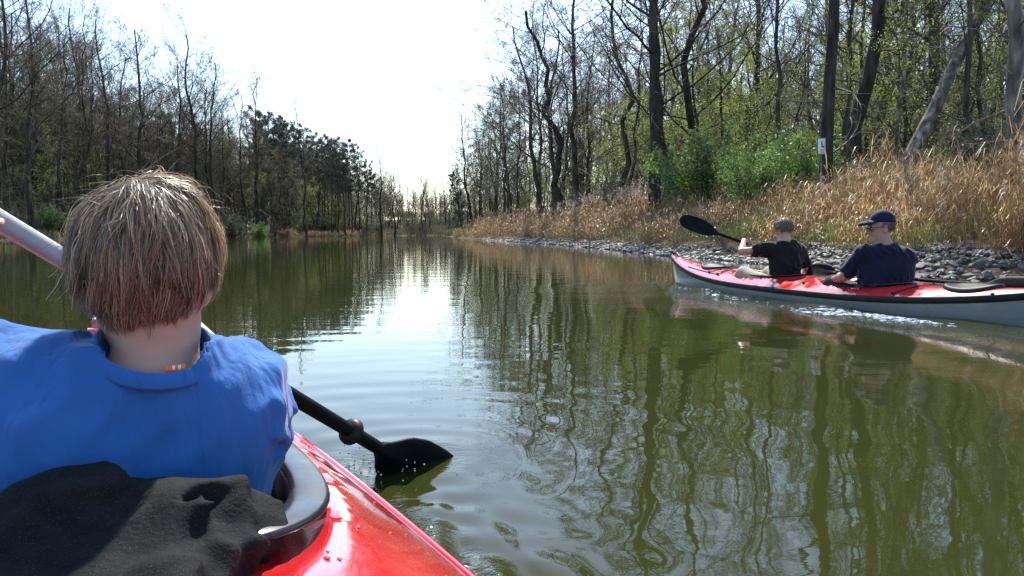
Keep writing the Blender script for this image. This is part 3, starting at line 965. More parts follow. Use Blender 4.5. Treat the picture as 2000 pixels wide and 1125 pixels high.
for px, dep, sc in PINES:
    x = ax(px, dep)
    placed.append((x, dep))
    plant('pine_tree', 'pine%d' % g.integers(2), x, dep, g.uniform(0, 6.28), sc, 'dark pine in the dense clump on the far bank', 'tree', 'clump of dark pines')
for k in range(20):
    px = 505 + 150 * (k + g.random()) / 20
    dep = float(np.interp(px, [500, 660], [128, 152])) + g.uniform(2, 16)
    x = ax(px, dep)
    placed.append((x, dep))
    plant('pine_tree', 'pine%d' % (k % 2), x, dep, g.uniform(0, 6.28), float(np.interp(px, [500, 655], [1.10, 0.86])) * g.uniform(0.9, 1.04), 'tall ' + far_label('pine', px).replace('pines', 'pine clump'), 'tree', 'pines closing the slope of the far bank')
far_kinds = ['bare0', 'bare1', 'bare3', 'slim0', 'slim1', 'slim2', 'bare1', 'slim0', 'olive0']
for x, y in scatter(150, (-80, -22), (52, 168), (1.2, 24), 1.7, lambda x, y: in_view(x, y, 1.02) & (x < midline(y))):
    cpx = 1000 + x / y * FPX
    hs = 1.2 if y < 95 else 1.1 if y < 125 else 0.86
    hs *= float(np.interp(cpx, [640, 720, 800], [1, 0.8, 0.58]))
    far_kinds_last = far_kinds[g.integers(len(far_kinds))]
    plant('broadleaf_tree', far_kinds_last, x, y, g.uniform(0, 6.28), hs * g.uniform(0.75, 1.0), far_label(far_kinds_last, cpx), 'tree', 'bare trees in the far bank wood', lean=(g.normal(0.02, 0.03), g.normal(0, 0.03)))
for x, y in scatter(26, (-95, -30), (60, 165), (14, 50), 2.4, lambda x, y: in_view(x, y, 1.02) & (x < midline(y))):
    plant('pine_tree', 'pine%d' % g.integers(2), x, y, g.uniform(0, 6.28), g.uniform(0.75, 0.95), 'dark green ' + far_label('pine', 1000 + x / y * FPX), 'tree', 'pines behind the far bank trees')
for i, (x, y) in enumerate(scatter(34, (-60, -24), (56, 165), (0.8, 7), 1.3, lambda x, y: in_view(x, y, 1.02) & (x < midline(y)))):
    k = ['bush2', 'brush0', 'bush2', 'bush1'][i % 4]
    plant('bush', k, x, y, g.uniform(0, 6.28), g.uniform(0.8, 1.7), 'straggly ' + far_label(k, 1000 + x / y * FPX), 'bush', 'bushes along the far bank')
for i, (x, y) in enumerate(scatter(30, (-62, -24), (56, 165), (1.0, 12), 1.3, lambda x, y: in_view(x, y, 1.02) & (x < midline(y)))):
    plant('sapling', 'sapling%d' % (i % 3), x, y, g.uniform(0, 6.28), g.uniform(0.8, 1.5), 'twiggy ' + far_label('sapling', 1000 + x / y * FPX), 'sapling', 'saplings along the far bank')
plant('bush', 'bush2', ax(460, 112), 113, 0.3, 1.7, 'green bush on the far bank near the boy head', 'bush')
plant('bush', 'bush1', ax(500, 117), 118, 1.3, 1.2, 'low yellow-green bush by the pointed far bank tree', 'bush')
plant('bush', 'rust0', ax(556, 124), 124.5, 0, 1.0, 'rust-brown shrub on the far bank between two slender trees', 'bush')
# --- the end of the water
for x, y in scatter(42, (-34, 0), (172, 222), (1.0, 36), 1.6, lambda x, y: (1000 + x / y * FPX > 740) & (1000 + x / y * FPX < 905)):
    plant('broadleaf_tree', ['slim0', 'slim1', 'slim2', 'slim2'][g.integers(4)], x, y, g.uniform(0, 6.28), g.uniform(0.6, 0.82), 'thin bare tree in the row closing the end of the water', 'tree', 'thin trees at the end of the water', lean=(g.normal(0, 0.04), 0))
for x, y in scatter(22, (-34, 0), (174, 215), (1.0, 25), 1.6, lambda x, y: (1000 + x / y * FPX > 740) & (1000 + x / y * FPX < 905)):
    plant('bush', 'brush0', x, y, g.uniform(0, 6.28), g.uniform(0.8, 1.2), 'low brown bush at the end of the water', 'bush', 'bushes at the end of the water')

# --- shrubs on the near bank
for key, px, dd_, rz, sc, lab in (
        ('bush0', 1380, 5.0, 0.0, 1.40, 'large bright green bush behind the paddlers'),
        ('bush1', 1318, 5.6, 2.0, 1.35, 'green bush filling the gap at the tall dark trunk'),
        ('bush1', 1470, 4.0, 1.0, 0.95, 'lower green bush in front of the large bright one'),
        ('bush1', 1548, 6.5, 3.0, 1.35, 'loose green bush between the large one and the sign'),
        ('bush2', 1215, 5.0, 1.0, 1.15, 'dull olive bush beside the tall dark trunk'),
        ('brush0', 1150, 5.0, 2.0, 1.4, 'brown leafless bush above the tufted reeds'),
        ('brush0', 1252, 4.8, 0.4, 1.1, 'brown brush at the foot of the tall dark trunk'),
        ('bush2', 1690, 5.5, 0.4, 0.6, 'small olive bush at the foot of the leaning birch')):
    dep = depth_for(px, dd_)
    plant('bush', key, ax(px, dep), dep, rz, sc, lab, 'bush')
for i, (x, y) in enumerate(scatter(16, (-4, 26), (17, 70), (6.5, 16), 1.5, lambda x, y: in_view(x, y) & (x > midline(y)))):
    plant('bush', ['brush0', 'bush2'][i % 2], x, y, g.uniform(0, 6.28), g.uniform(0.7, 1.2), 'low tangled ' + near_label(['brush0', 'bush2'][i % 2], 1000 + x / y * FPX), 'bush', 'brush under the reed bank trees')


# --- the wood behind, which reads as one mass
def gn_scatter(name, pts, keys, label, sz=(0.75, 1.05)):
    me = bpy.data.meshes.new(name)
    n = len(pts)
    me.vertices.add(n)
    pp = np.array(pts)
    P = np.column_stack([pp, ground_z(pp[:, 0], pp[:, 1])]).astype(np.float32)
    me.vertices.foreach_set('co', P.ravel())
    me.attributes.new('spin', 'FLOAT_VECTOR', 'POINT').data.foreach_set('vector', np.stack([g.normal(0, 0.03, n), g.normal(0, 0.03, n), g.uniform(0, 6.28, n)], 1).astype(np.float32).ravel())
    me.attributes.new('size', 'FLOAT', 'POINT').data.foreach_set('value', g.uniform(sz[0], sz[1], n).astype(np.float32))
    me.attributes.new('pick', 'INT', 'POINT').data.foreach_set('value', g.integers(0, len(keys), n).astype(np.int32))
    o = add(name, me)
    ng = bpy.data.node_groups.new(name, 'GeometryNodeTree')
    ng.interface.new_socket('Geometry', in_out='INPUT', socket_type='NodeSocketGeometry')
    ng.interface.new_socket('Geometry', in_out='OUTPUT', socket_type='NodeSocketGeometry')
    gi, go = ng.nodes.new('NodeGroupInput'), ng.nodes.new('NodeGroupOutput')
    jn = ng.nodes.new('GeometryNodeJoinGeometry')

    def attr(nm, t):
        a = ng.nodes.new('GeometryNodeInputNamedAttribute')
        a.data_type = t
        a.inputs['Name'].default_value = nm
        return a.outputs['Attribute']
    spin, size, pick = attr('spin', 'FLOAT_VECTOR'), attr('size', 'FLOAT'), attr('pick', 'INT')
    e2r = ng.nodes.new('FunctionNodeEulerToRotation')
    ng.links.new(spin, e2r.inputs[0])
    for k, key in enumerate(keys):
        cmp_ = ng.nodes.new('FunctionNodeCompare')
        cmp_.data_type = 'INT'
        cmp_.operation = 'EQUAL'
        ng.links.new(pick, cmp_.inputs[2])
        cmp_.inputs[3].default_value = k
        for me_ in PROTO[key]:
            src = next(ob for ob in bpy.data.objects if ob.data == me_)
            oi = ng.nodes.new('GeometryNodeObjectInfo')
            oi.inputs['Object'].default_value = src
            oi.inputs['As Instance'].default_value = True
            ip = ng.nodes.new('GeometryNodeInstanceOnPoints')
            ng.links.new(gi.outputs[0], ip.inputs['Points'])
            ng.links.new(cmp_.outputs[0], ip.inputs['Selection'])
            ng.links.new(oi.outputs['Geometry'], ip.inputs['Instance'])
            ng.links.new(e2r.outputs[0], ip.inputs['Rotation'])
            ng.links.new(size, ip.inputs['Scale'])
            ng.links.new(ip.outputs[0], jn.inputs[0])
    ng.links.new(jn.outputs[0], go.inputs[0])
    md = o.modifiers.new('scatter', 'NODES')
    md.node_group = ng
    tag(o, label, kind='stuff')
    return o


pts = scatter(230, (2, 75), (30, 150), (18, 90), 2.0, lambda x, y: in_view(x, y, 1.03) & (x > midline(y)))
pts += scatter(430, (-170, -26), (56, 230), (10, 95), 1.9, lambda x, y: in_view(x, y, 1.03) & (x < midline(y)) & (1000 + x / y * FPX < 690))
pts += scatter(60, (-60, 40), (215, 300), (25, 130), 3.0, lambda x, y: (1000 + x / y * FPX > 600) & (1000 + x / y * FPX < 1150) & (np.abs(1000 + x / y * FPX - 830) > 75))
gn_scatter('distant_wood', pts, ['slim0', 'slim1', 'slim2', 'bare1', 'bare3', 'young1', 'olive0'], 'deep bare wood that closes the view behind the front rows of trees')

pts = scatter(200, (-140, 40), (300, 470), (100, 400), 3.0, lambda x, y: (1000 + x / y * FPX > 620) & (1000 + x / y * FPX < 1050))
gn_scatter('hill_wood', pts, ['slim0', 'olive0', 'bare1', 'slim2'], 'low wooded rise far beyond the end of the water', (0.55, 0.75))
pts = scatter(330, (-150, 45), (205, 470), (16, 400), 2.0, lambda x, y: (1000 + x / y * FPX > 600) & (1000 + x / y * FPX < 1080))
gn_scatter('distant_scrub', pts, ['brush0', 'bush2', 'brush0'], 'dull scrub under the far trees past the end of the water', (1.1, 2.2))

# ------------------------------------------------------------------ reeds, grass, plumes
def shore_points(n, yr, dr, gg, right=True):
    """random points by distance to the right-hand waterline"""
    L = RIGHT if right else LEFT[::-1]
    y = gg.uniform(yr[0], yr[1], n)
    d = gg.uniform(dr[0], dr[1], n)
    x0 = np.interp(y, L[:, 1], L[:, 0])
    x1 = np.interp(y + 0.5, L[:, 1], L[:, 0])
    slope = (x1 - x0) / 0.5
    nx = 1 / np.sqrt(1 + slope ** 2)
    s = 1 if right else -1
    return x0 + s * d * nx, y - s * d * slope * nx, d


def reed_batch(x, y, h, gg, rad=0.0045, leaves=2, lean=0.13, drift=(-0.05, 0.0)):
    n = len(x)
    z = ground_z(x, y) - 0.03
    k = 4
    t = np.linspace(0, 1, k)
    dirv = gg.normal(0, lean, (n, 2)) + np.array(drift)
    P = np.zeros((n, k, 3))
    P[..., 0] = x[:, None] + dirv[:, :1] * h[:, None] * t ** 1.7
    P[..., 1] = y[:, None] + dirv[:, 1:] * h[:, None] * t ** 1.7
    P[..., 2] = z[:, None] + h[:, None] * t * (1 - 0.25 * (dirv ** 2).sum(1)[:, None] * t)
    W = np.repeat((rad * (0.7 + 0.6 * gg.random(n)))[:, None], k, 1) * np.linspace(1, 0.45, k)
    out = [tubes(P, W, 3)]
    for _ in range(leaves):
        j = gg.integers(1, k, n)
        p0 = P[np.arange(n), j] - np.array([0, 0, 1.0]) * (gg.random(n) * 0.3 * h / 3)[:, None]
        a = gg.random(n) * 6.28
        L = h * (0.14 + 0.16 * gg.random(n))
        dv = np.stack([np.cos(a), np.sin(a), np.zeros(n)], 1)
        up = gg.uniform(0.2, 1.9, n)
        Q = np.stack([p0, p0 + dv * (L * 0.5)[:, None] + UP * (L * 0.5 * up)[:, None], p0 + dv * L[:, None] + UP * (L * (up - 0.55))[:, None]], 1)
        ww = np.stack([np.full(n, 0.0038), np.full(n, 0.0044), np.full(n, 0.0006)], 1) * np.clip(y / 16, 0.9, 3)[:, None] * (0.7 + 0.7 * gg.random((n, 1)))
        out.append(ribbons(Q, ww, np.cross(dv, UP)))
    return out, P


gg = np.random.default_rng(99)
parts, tops = [], []
for n, yr, dr, hh, rad in ((20500, (7.5, 18), (0.60, 6.5), (0.7, 1.2), 0.0042), (12500, (18, 32), (0.6, 6.5), (0.5, 0.95), 0.0050), (9500, (32, 60), (0.7, 6.0), (0.6, 1.25), 0.007), (5000, (60, 120), (0.3, 4.0), (0.7, 1.5), 0.011)):
    x, y, d = shore_points(n, yr, dr, gg)
    dens = 0.55 + 0.6 * wob(x, y, 1.1, 5.0) + 0.5 * wob(x, y, 0.35, 1.0)
    # the grassy gap below the green bush stays thin
    gap = 0.9 * np.exp(-((y - 22.5) / 3.0) ** 2) * np.exp(-((d - 2.2) / 2.0) ** 2)
    keep = gg.random(n) < np.clip(dens - gap, 0.10, 1)
    x, y, d = x[keep], y[keep], d[keep]
    h = gg.uniform(hh[0], hh[1], len(x)) * (1 - 0.5 * np.exp(-((y - 27) / 5.5) ** 2) * smoothstep(1.5, 3, d)) * (0.55 + 0.45 * smoothstep(dr[0], dr[0] + 2.2, d)) * (1 + 0.35 * wob(x, y, 0.8, 2.0)) * gg.choice([1, 1, 1, 0.75, 1.3], len(x))
    o, P = reed_batch(x, y, h, gg, rad)
    parts += o
    tops.append(P[:, -1][gg.random(len(x)) < (0.010 if yr[0] < 19 else 0.02 if yr[0] < 32 else 0.05)])
V, F = merge(parts)
tag(add('dry_reeds', mesh_from('dry_reeds', V, F, [M['reed']])), 'golden dry reeds along the stony bank', kind='stuff')

# collapsed stalks and litter lying over the bank
x, y, d = shore_points(4400, (8.5, 62), (1.0, 6.5), gg)
h = gg.uniform(0.35, 0.9, len(x))
o, _ = reed_batch(x, y, h, gg, 0.004, 1, 0.9, (-0.25, -0.1))
V, F = merge(o)
tag(add('fallen_reeds', mesh_from('fallen_reeds', V, F, [M['litter']])), 'bent and fallen pale stalks lying over the bank edge', kind='stuff')

# fluffy seed heads
T = np.concatenate(tops)
xx, yy, dd = shore_points(230, (36, 56), (2.2, 5.5), gg)
T = np.concatenate([T, np.stack([xx, yy, ground_z(xx, yy) + gg.uniform(1.3, 1.9, 230)], 1)])
n, m = len(T), 16
c = T[:, None] + np.array([0, 0, 1.0]) * gg.uniform(-0.10, 0.10, (n, m, 1)) + gg.normal(0, 0.012, (n, m, 3))
dv = norm(gg.normal(0, 1, (n, m, 3)) + np.array([-0.8, 0, 0.1]))
Lq = gg.uniform(0.03, 0.08, (n, m, 1)) * np.clip(T[:, 1] / 25, 0.9, 1.6)[:, None, None]
sv = norm(np.cross(dv, gg.normal(0, 1, (n, m, 3)))) * 0.010
V = np.stack([c - sv, c + sv, c + dv * Lq + sv * 0.8, c + dv * Lq - sv * 0.8], 2).reshape(-1, 3)
tag(add('reed_plumes', mesh_from('reed_plumes', V, [np.arange(n * m * 4).reshape(-1, 4)], [M['plume']])), 'pale fluffy seed heads over the reeds', kind='stuff')


def grass_batch(x, y, h, gg, w=0.006, lean=0.45):
    n = len(x)
    z = ground_z(x, y) - 0.02
    t = np.linspace(0, 1, 4)
    dv = gg.normal(0, lean, (n, 2))
    P = np.zeros((n, 4, 3))
    P[..., 0] = x[:, None] + dv[:, :1] * h[:, None] * t ** 2
    P[..., 1] = y[:, None] + dv[:, 1:] * h[:, None] * t ** 2
    P[..., 2] = z[:, None] + h[:, None] * t * (1 - 0.3 * t * np.minimum((dv ** 2).sum(1), 1.5)[:, None])
    W = w * np.array([0.8, 1, 0.8, 0.1])[None] * (0.6 + 0.8 * gg.random((n, 1)))
    a = gg.random(n) * 6.28
    return ribbons(P, W, np.stack([np.cos(a), np.sin(a), np.zeros(n)], 1))


parts = []
for n, yr, dr, hh, w in ((14000, (8.5, 17), (0.7, 4.2), (0.22, 0.55), 0.006), (9000, (17, 27), (1.0, 4.5), (0.15, 0.42), 0.007), (5000, (27, 75), (0.8, 4.5), (0.2, 0.5), 0.013)):
    x, y, d = shore_points(n, yr, dr, gg)
    cl = wob(x, y, 1.5, 8.0) + 0.6 * wob(x, y, 0.5, 4.0) + 1.1 * np.exp(-((y - 22.0) / 2.6) ** 2)
    keep = gg.random(n) < np.clip(0.12 + 0.9 * cl, 0.02, 1)
    x, y = x[keep], y[keep]
    parts.append(grass_batch(x, y, gg.uniform(hh[0], hh[1], len(x)), gg, w))
V, F = merge(parts)
tag(add('green_grass', mesh_from('green_grass', V, F, [M['grass']])), 'tufts of fresh green grass among the reeds', kind='stuff')

x, y, d = shore_points(9000, (50, 166), (0.2, 5.0), gg, right=False)
cl = wob(x, y, 0.35, 2.0)
sel = gg.random(len(x))
parts = [grass_batch(x[sel < .6], y[sel < .6], gg.uniform(0.3, 0.9, (sel < .6).sum()) * (1 + 0.4 * cl[sel < .6]), gg, 0.03)]
V, F = merge(parts)
tag(add('far_bank_reeds', mesh_from('far_bank_reeds', V, F, [M['reed']])), 'low tan reeds and dead grass along the far bank', kind='stuff')
V, F = merge([grass_batch(x[sel > .62], y[sel > .62], gg.uniform(0.2, 0.6, (sel > .62).sum()), gg, 0.03)])
tag(add('far_bank_grass', mesh_from('far_bank_grass', V, F, [M['grass']])), 'green grass patches along the far bank', kind='stuff')

gx_, gy_ = gg.uniform(-42, 2, 60000), gg.uniform(140, 232, 60000)
gd_ = shore_dist(gx_, gy_)
ok = (gd_ > 0.1) & (gd_ < 42) & (np.abs(1000 + gx_ / gy_ * FPX - 820) < 115) & (gg.random(60000) < np.clip(1.2 - gd_ / 45, 0.2, 1))
gx_, gy_, gd_ = gx_[ok], gy_[ok], gd_[ok]
V, F = merge([grass_batch(gx_, gy_, gg.uniform(0.4, 1.2, len(gx_)), gg, 0.045, 0.3)])
tag(add('end_grass', mesh_from('end_grass', V, F, [M['dead_grass']])), 'dull brown and olive growth on the low shore closing the water', kind='stuff')

# ------------------------------------------------------------------ stones at the water's edge
def rock_mesh(i):
    gr = np.random.default_rng(300 + i)
    p = norm(gr.normal(0, 1, (15, 3))) * (0.8 + 0.35 * gr.random((15, 1))) * np.array([1.0, 0.72, 0.48]) * 0.5
    bm = bmesh.new()
    for q in p:
        bm.verts.new(q)
    res = bmesh.ops.convex_hull(bm, input=bm.verts[:])
    bmesh.ops.delete(bm, geom=[v for v in bm.verts if not v.link_faces], context='VERTS')
    me = bpy.data.meshes.new('stone')
    bm.to_mesh(me)
    bm.free()
    me.materials.append(M['rock'])
    return me


ROCKS = [rock_mesh(i) for i in range(10)]
bank = bpy.data.objects.new('stone_embankment', None)
COL.objects.link(bank)
tag(bank, 'grey broken stones lining the edge of the reed bank', kind='structure')
sx, sy, sdist = shore_points(4400, (8.6, 75), (-0.22, 0.66), gg)
size = np.clip(gg.lognormal(-2.1, 0.42, len(sx)), 0.06, 0.24) * np.where(sdist > 1.2, 0.8, 1.0)
x2, y2, d2 = shore_points(900, (8.6, 17), (0.5, 1.05), gg)
sx, sy, sdist = np.concatenate([sx, x2]), np.concatenate([sy, y2]), np.concatenate([sdist, d2])
size = np.concatenate([size, np.clip(gg.lognormal(-2.2, 0.35, 900), 0.05, 0.2)])
vis = (np.abs(sx / sy) < 0.80)
sx, sy, sdist, size = sx[vis], sy[vis], sdist[vis], size[vis]
sz = np.maximum(ground_z(sx, sy), -0.12) + size * 0.10
order = np.argsort(-(size / sy) * np.where(sdist < 1.3, 1, 0.6))
for i in order[:300]:
    o = add('stone', ROCKS[i % 10], bank, (sx[i], sy[i], sz[i]), (gg.normal(0, 0.5), gg.normal(0, 0.5), gg.uniform(0, 6.28)), (size[i] * gg.uniform(0.85, 1.2),) * 3)
parts = []
RV = [np.array([v.co[:] for v in m.vertices]) for m in ROCKS]
RF = [[np.array([p.vertices[:] for p in m.polygons if len(p.vertices) == 3])] for m in ROCKS]
for i in order[300:]:
    q = np.array(Matrix.Rotation(gg.uniform(0, 6.28), 3, 'Z') @ Matrix.Rotation(gg.normal(0, 0.5), 3, 'X'))
    parts.append((RV[i % 10] @ q.T * size[i] + np.array([sx[i], sy[i], sz[i]]), RF[i % 10]))
V, F = merge(parts)
tag(add('stone_rubble', mesh_from('stone_rubble', V, F, [M['rock']], smooth=False), bank), kind='stuff')

# ------------------------------------------------------------------ the white sign in front of the stout trunk
def sign():
    dep = depth_for(1603, 3.4)
    x = ax(1603, dep)
    z0 = float(ground_z(x, dep))
    zc = CAM_H + (455 - 288) / FPX * dep
    o = bpy.data.objects.new('waterway_sign', None)
    COL.objects.link(o)
    o.location = (x, dep, z0)
    o.rotation_euler = (0, R(-2), R(8))
    tag(o, 'small white sign with black frame and L mark on a thin post', 'sign')
    c = zc - z0
    V, F = tube1([(0.0, 0.03, -0.3), (0.0, 0.03, c + 0.16)], 0.016, 8)
    add('post', mesh_from('post', V, F, [M['steel']]), o)

    def rr(w, h, r, y0, y1):
        pts = []
        for sx_, sz_, a0 in ((1, 1, 0), (-1, 1, 90), (-1, -1, 180), (1, -1, 270)):
            for a in (0, 30, 60, 90):
                pts.append((sx_ * (w - r) + r * math.cos(R(a0 + a)), sz_ * (h - r) + r * math.sin(R(a0 + a))))
        n = len(pts)
        Va = np.array([(p[0], y0, c + p[1]) for p in pts] + [(p[0], y1, c + p[1]) for p in pts])
        i = np.arange(n)
        return Va, [np.stack([i, np.roll(i, -1), np.roll(i, -1) + n, i + n], 1), i[None, ::-1], (i + n)[None]]
    w, h = 0.0058 * dep, 0.0105 * dep
    add('back_plate', mesh_from('back_plate', *rr(w, h, 0.02, -0.002, 0.012), [M['steel']], smooth=False), o)
    add('black_border', mesh_from('black_border', *rr(w - 0.007, h - 0.007, 0.018, -0.006, -0.003), [M['sign_black']], smooth=False), o)
    p = add('white_panel', mesh_from('white_panel', *rr(w - 0.020, h - 0.022, 0.008, -0.010, -0.007), [M['white']], smooth=False), o)
    q = h / 0.165
    V, F = merge([box((0.004 * q, -0.012, c + 0.045 * q), (0.011 * q, 0.0015, 0.055 * q)), box((0.020 * q, -0.0125, c - 0.002 * q), (0.027 * q, 0.0015, 0.012 * q)), box((0.000, -0.012, c - 0.072 * q), (0.009 * q, 0.0015, 0.018 * q))])
    add('letter_mark', mesh_from('letter_mark', V, F, [M['sign_black']], smooth=False), p)


sign()

# ------------------------------------------------------------------ kayaks
def super_loop(n, s0, s1, hw):
    """egg-shaped cockpit outline in (t, s)"""
    a = np.arange(n) * 2 * math.pi / n
    c, e = np.cos(a), np.sin(a)
    sc_, al = (s0 + s1) / 2, (s1 - s0) / 2
    s = sc_ + al * np.sign(e) * np.abs(e) ** 0.80
    t = hw * np.sign(c) * np.abs(c) ** 0.72 * (1 - 0.14 * (s - sc_) / al)
    return np.stack([t, s], 1)


def make_kayak(label, K, yaw, g0, detail):
    root = bpy.data.objects.new('kayak', None)
    COL.objects.link(root)
    root.location = (K[0], K[1], 0)
    root.rotation_euler = (0, 0, yaw)
    tag(root, label, 'kayak', 'red tandem kayaks')
    HL = KL / 2
    CP = [super_loop(64, SEAT_F - 0.19, SEAT_F + 0.74, 0.168), super_loop(64, SEAT_R - 0.19, SEAT_R + 0.66, 0.168)]

    def zg(s):
        q = np.abs(s) / HL
        return g0 + np.where(s > 0, (0.335 if detail == 'B' else 0.255) - g0, 0.26 - g0) * np.clip(q, 0, 1) ** 3.2

    def zdeck(t, s):
        b = half_beam(s)
        q = np.clip(np.abs(s) / HL, 0, 1)
        u = np.clip(np.abs(t) / b, 0, 1)
        cr = (0.095 * (1 - q ** 3) + 0.014) * (1 - u ** 2.0) ** 0.9
        z = zg(s) + cr
        for s0, s1 in ((SEAT_F - 0.19, SEAT_F + 0.74), (SEAT_R - 0.19, SEAT_R + 0.66)):
            e = np.sqrt((t / 0.168) ** 2 + ((s - (s0 + s1) / 2) / ((s1 - s0) / 2)) ** 2)
            z = z + 0.012 * smoothstep(1.75, 1.42, e) - 0.026 * smoothstep(1.40, 1.22, e)
        return z
    # deck: constrained triangulation with the two cockpit openings
    st = np.linspace(-HL, HL, 150)
    bs = half_beam(st) * np.where(np.abs(st) >= HL - 1e-6, 0.6, 1)
    outline = np.concatenate([np.stack([bs, st], 1), np.stack([-bs[::-1], st[::-1]], 1)])
    pts = [outline] + CP
    for cp in CP:
        ctr = cp.mean(0)
        for k in (1.10, 1.18, 1.26, 1.34, 1.42, 1.5):
            q = ctr + (cp - ctr) * k
            pts.append(q[np.abs(q[:, 0]) < half_beam(q[:, 1]) * 0.97])
    inner_pts = []
    for s in np.linspace(-HL + 0.02, HL - 0.02, 170):
        for u in np.linspace(-0.94, 0.94, 17):
            inner_pts.append((u * float(half_beam(s)), s))
    inner_pts = np.array(inner_pts)
    ok = np.ones(len(inner_pts), bool)
    for cp in CP:
        ctr = cp.mean(0)
        al = (cp[:, 1].max() - cp[:, 1].min()) / 2
        e = np.sqrt((inner_pts[:, 0] / 0.168) ** 2 + ((inner_pts[:, 1] - ctr[1]) / al) ** 2)
        ok &= e > 1.58
    pts.append(inner_pts[ok])
    P2 = np.concatenate(pts)
    no = len(outline)
    edges = [(i, (i + 1) % no) for i in range(no)]
    off = no
    for cp in CP:
        edges += [(off + i, off + (i + 1) % len(cp)) for i in range(len(cp))]
        off += len(cp)
    r = delaunay_2d_cdt([Vector(p) for p in P2.tolist()], edges, [], 0, 1e-6)
    V2 = np.array([v[:] for v in r[0]])
    T3 = np.array([f for f in r[2] if len(f) == 3])
    cen = V2[T3].mean(1)
    keep = np.abs(cen[:, 0]) < half_beam(cen[:, 1]) * 1.0 + 1e-4

    def inside(poly, p):
        res = np.zeros(len(p), bool)
        for i in range(len(poly)):
            a, b = poly[i], poly[(i + 1) % len(poly)]
            c = (a[1] > p[:, 1]) != (b[1] > p[:, 1])
            xi = a[0] + (p[:, 1] - a[1]) * (b[0] - a[0]) / ((b[1] - a[1]) or 1e-12)
            res ^= c & (p[:, 0] < xi)
        return res
    for cp in CP:
        keep &= ~inside(cp, cen)
    T3 = T3[keep]
    e1, e2 = V2[T3[:, 1]] - V2[T3[:, 0]], V2[T3[:, 2]] - V2[T3[:, 0]]
    flip = (e1[:, 0] * e2[:, 1] - e1[:, 1] * e2[:, 0]) < 0
    T3[flip] = T3[flip][:, ::-1]
    deck = add('deck', mesh_from('deck', np.column_stack([V2, zdeck(V2[:, 0], V2[:, 1])]), [T3], [M['red']]), root)
    # hull
    ph = np.linspace(0, math.pi, 21)
    st2 = np.linspace(-HL, HL, 110)
    b2 = half_beam(st2)
    q2 = np.abs(st2) / HL
    draft = 0.11 * (1 - q2 ** 4) + 0.02
    zg2 = zg(st2)
    tt = b2[:, None] * np.sign(np.cos(ph))[None] * np.abs(np.cos(ph))[None] ** 0.62
    zz = zg2[:, None] - (zg2 + draft)[:, None] * np.sin(ph)[None] ** 0.9
    ss = np.repeat(st2[:, None], 21, 1) - np.sign(st2)[:, None] * (q2 ** 14)[:, None] * 0.10 * np.sin(ph)[None]
    i = np.arange(110 * 21).reshape(110, 21)
    F = np.stack([i[:-1, :-1], i[1:, :-1], i[1:, 1:], i[:-1, 1:]], -1).reshape(-1, 4)
    add('hull', mesh_from('hull', np.stack([tt, ss, zz], -1).reshape(-1, 3), [F], [M['hullgrey']]), root)
    # gunwale trim
    path = np.concatenate([np.stack([b2, st2], 1), np.stack([-b2[::-1], st2[::-1]], 1)[1:-1]])
    nrm = np.stack([np.gradient(path[:, 1]), -np.gradient(path[:, 0])], 1)
    nrm /= np.linalg.norm(nrm, axis=1)[:, None]
    nrm[np.sum(nrm * path, 1) < 0] *= -1
    prof = [(-0.004, 0.008), (0.006, 0.009), (0.011, 0.0), (0.011, -0.036), (0.005, -0.044), (-0.004, -0.040)] if detail == 'B' else [(-0.003, 0.004), (0.003, 0.005), (0.006, 0.0), (0.006, -0.02), (0.002, -0.026), (-0.004, -0.024)]
    zp = zg(path[:, 1])
    TV = np.stack([np.column_stack([path + nrm * a, zp + b]) for a, b in prof], 1)
    n, m = TV.shape[:2]
    i = np.arange(n * m).reshape(n, m)
    F = np.stack([i, np.roll(i, -1, 1), np.roll(np.roll(i, -1, 1), -1, 0), np.roll(i, -1, 0)], -1).reshape(-1, 4)
    add('gunwale_trim', mesh_from('gunwale_trim', TV.reshape(-1, 3), [F], [M['rubber'] if detail == 'B' else M['red']]), root)
    # cockpits
    for cp, seat in zip(CP, (SEAT_F, SEAT_R)):
        nr = np.stack([np.roll(cp[:, 1], -1) - np.roll(cp[:, 1], 1), -(np.roll(cp[:, 0], -1) - np.roll(cp[:, 0], 1))], 1)
        nr /= np.linalg.norm(nr, axis=1)[:, None]
        zc = zdeck(cp[:, 0], cp[:, 1])
        zc = (zc + np.roll(zc, 1) + np.roll(zc, -1)) / 3
        pr = [(-0.004, -0.04), (-0.006, 0.024), (-0.005, 0.031), (-0.002, 0.0345), (0.002, 0.0355), (0.020, 0.034), (0.038, 0.031), (0.042, 0.029), (0.0435, 0.025), (0.041, 0.0215), (0.036, 0.021), (0.012, 0.022), (0.004, 0.016), (0.003, -0.02)]
        CV = np.stack([np.column_stack([cp + nr * a, zc + b]) for a, b in pr], 1)
        n, m = CV.shape[:2]
        i = np.arange(n * m).reshape(n, m)
        F = np.stack([i[:, :-1], np.roll(i, -1, 0)[:, :-1], np.roll(i, -1, 0)[:, 1:], i[:, 1:]], -1).reshape(-1, 4)
        cm = add('coaming', mesh_from('coaming', CV.reshape(-1, 3), [F[:, ::-1]], [M['coaming']]), root)
        lin = np.stack([np.column_stack([cp * np.array([k, 1]) + 0, np.where(b is None, 0.03, zc + (b or 0))]) for k, b in ((0.985, -0.03), (0.99, -0.09), (0.93, None), (0.5, None), (0.02, None))], 1)
        lin[:, 2:, 2] = 0.022
        i = np.arange(n * 5).reshape(n, 5)
        F = np.stack([i[:, :-1], i[:, 1:], np.roll(i, -1, 0)[:, 1:], np.roll(i, -1, 0)[:, :-1]], -1).reshape(-1, 4)
        add('cockpit_liner', mesh_from('cockpit_liner', lin.reshape(-1, 3), [F], [M['inside']]), root)
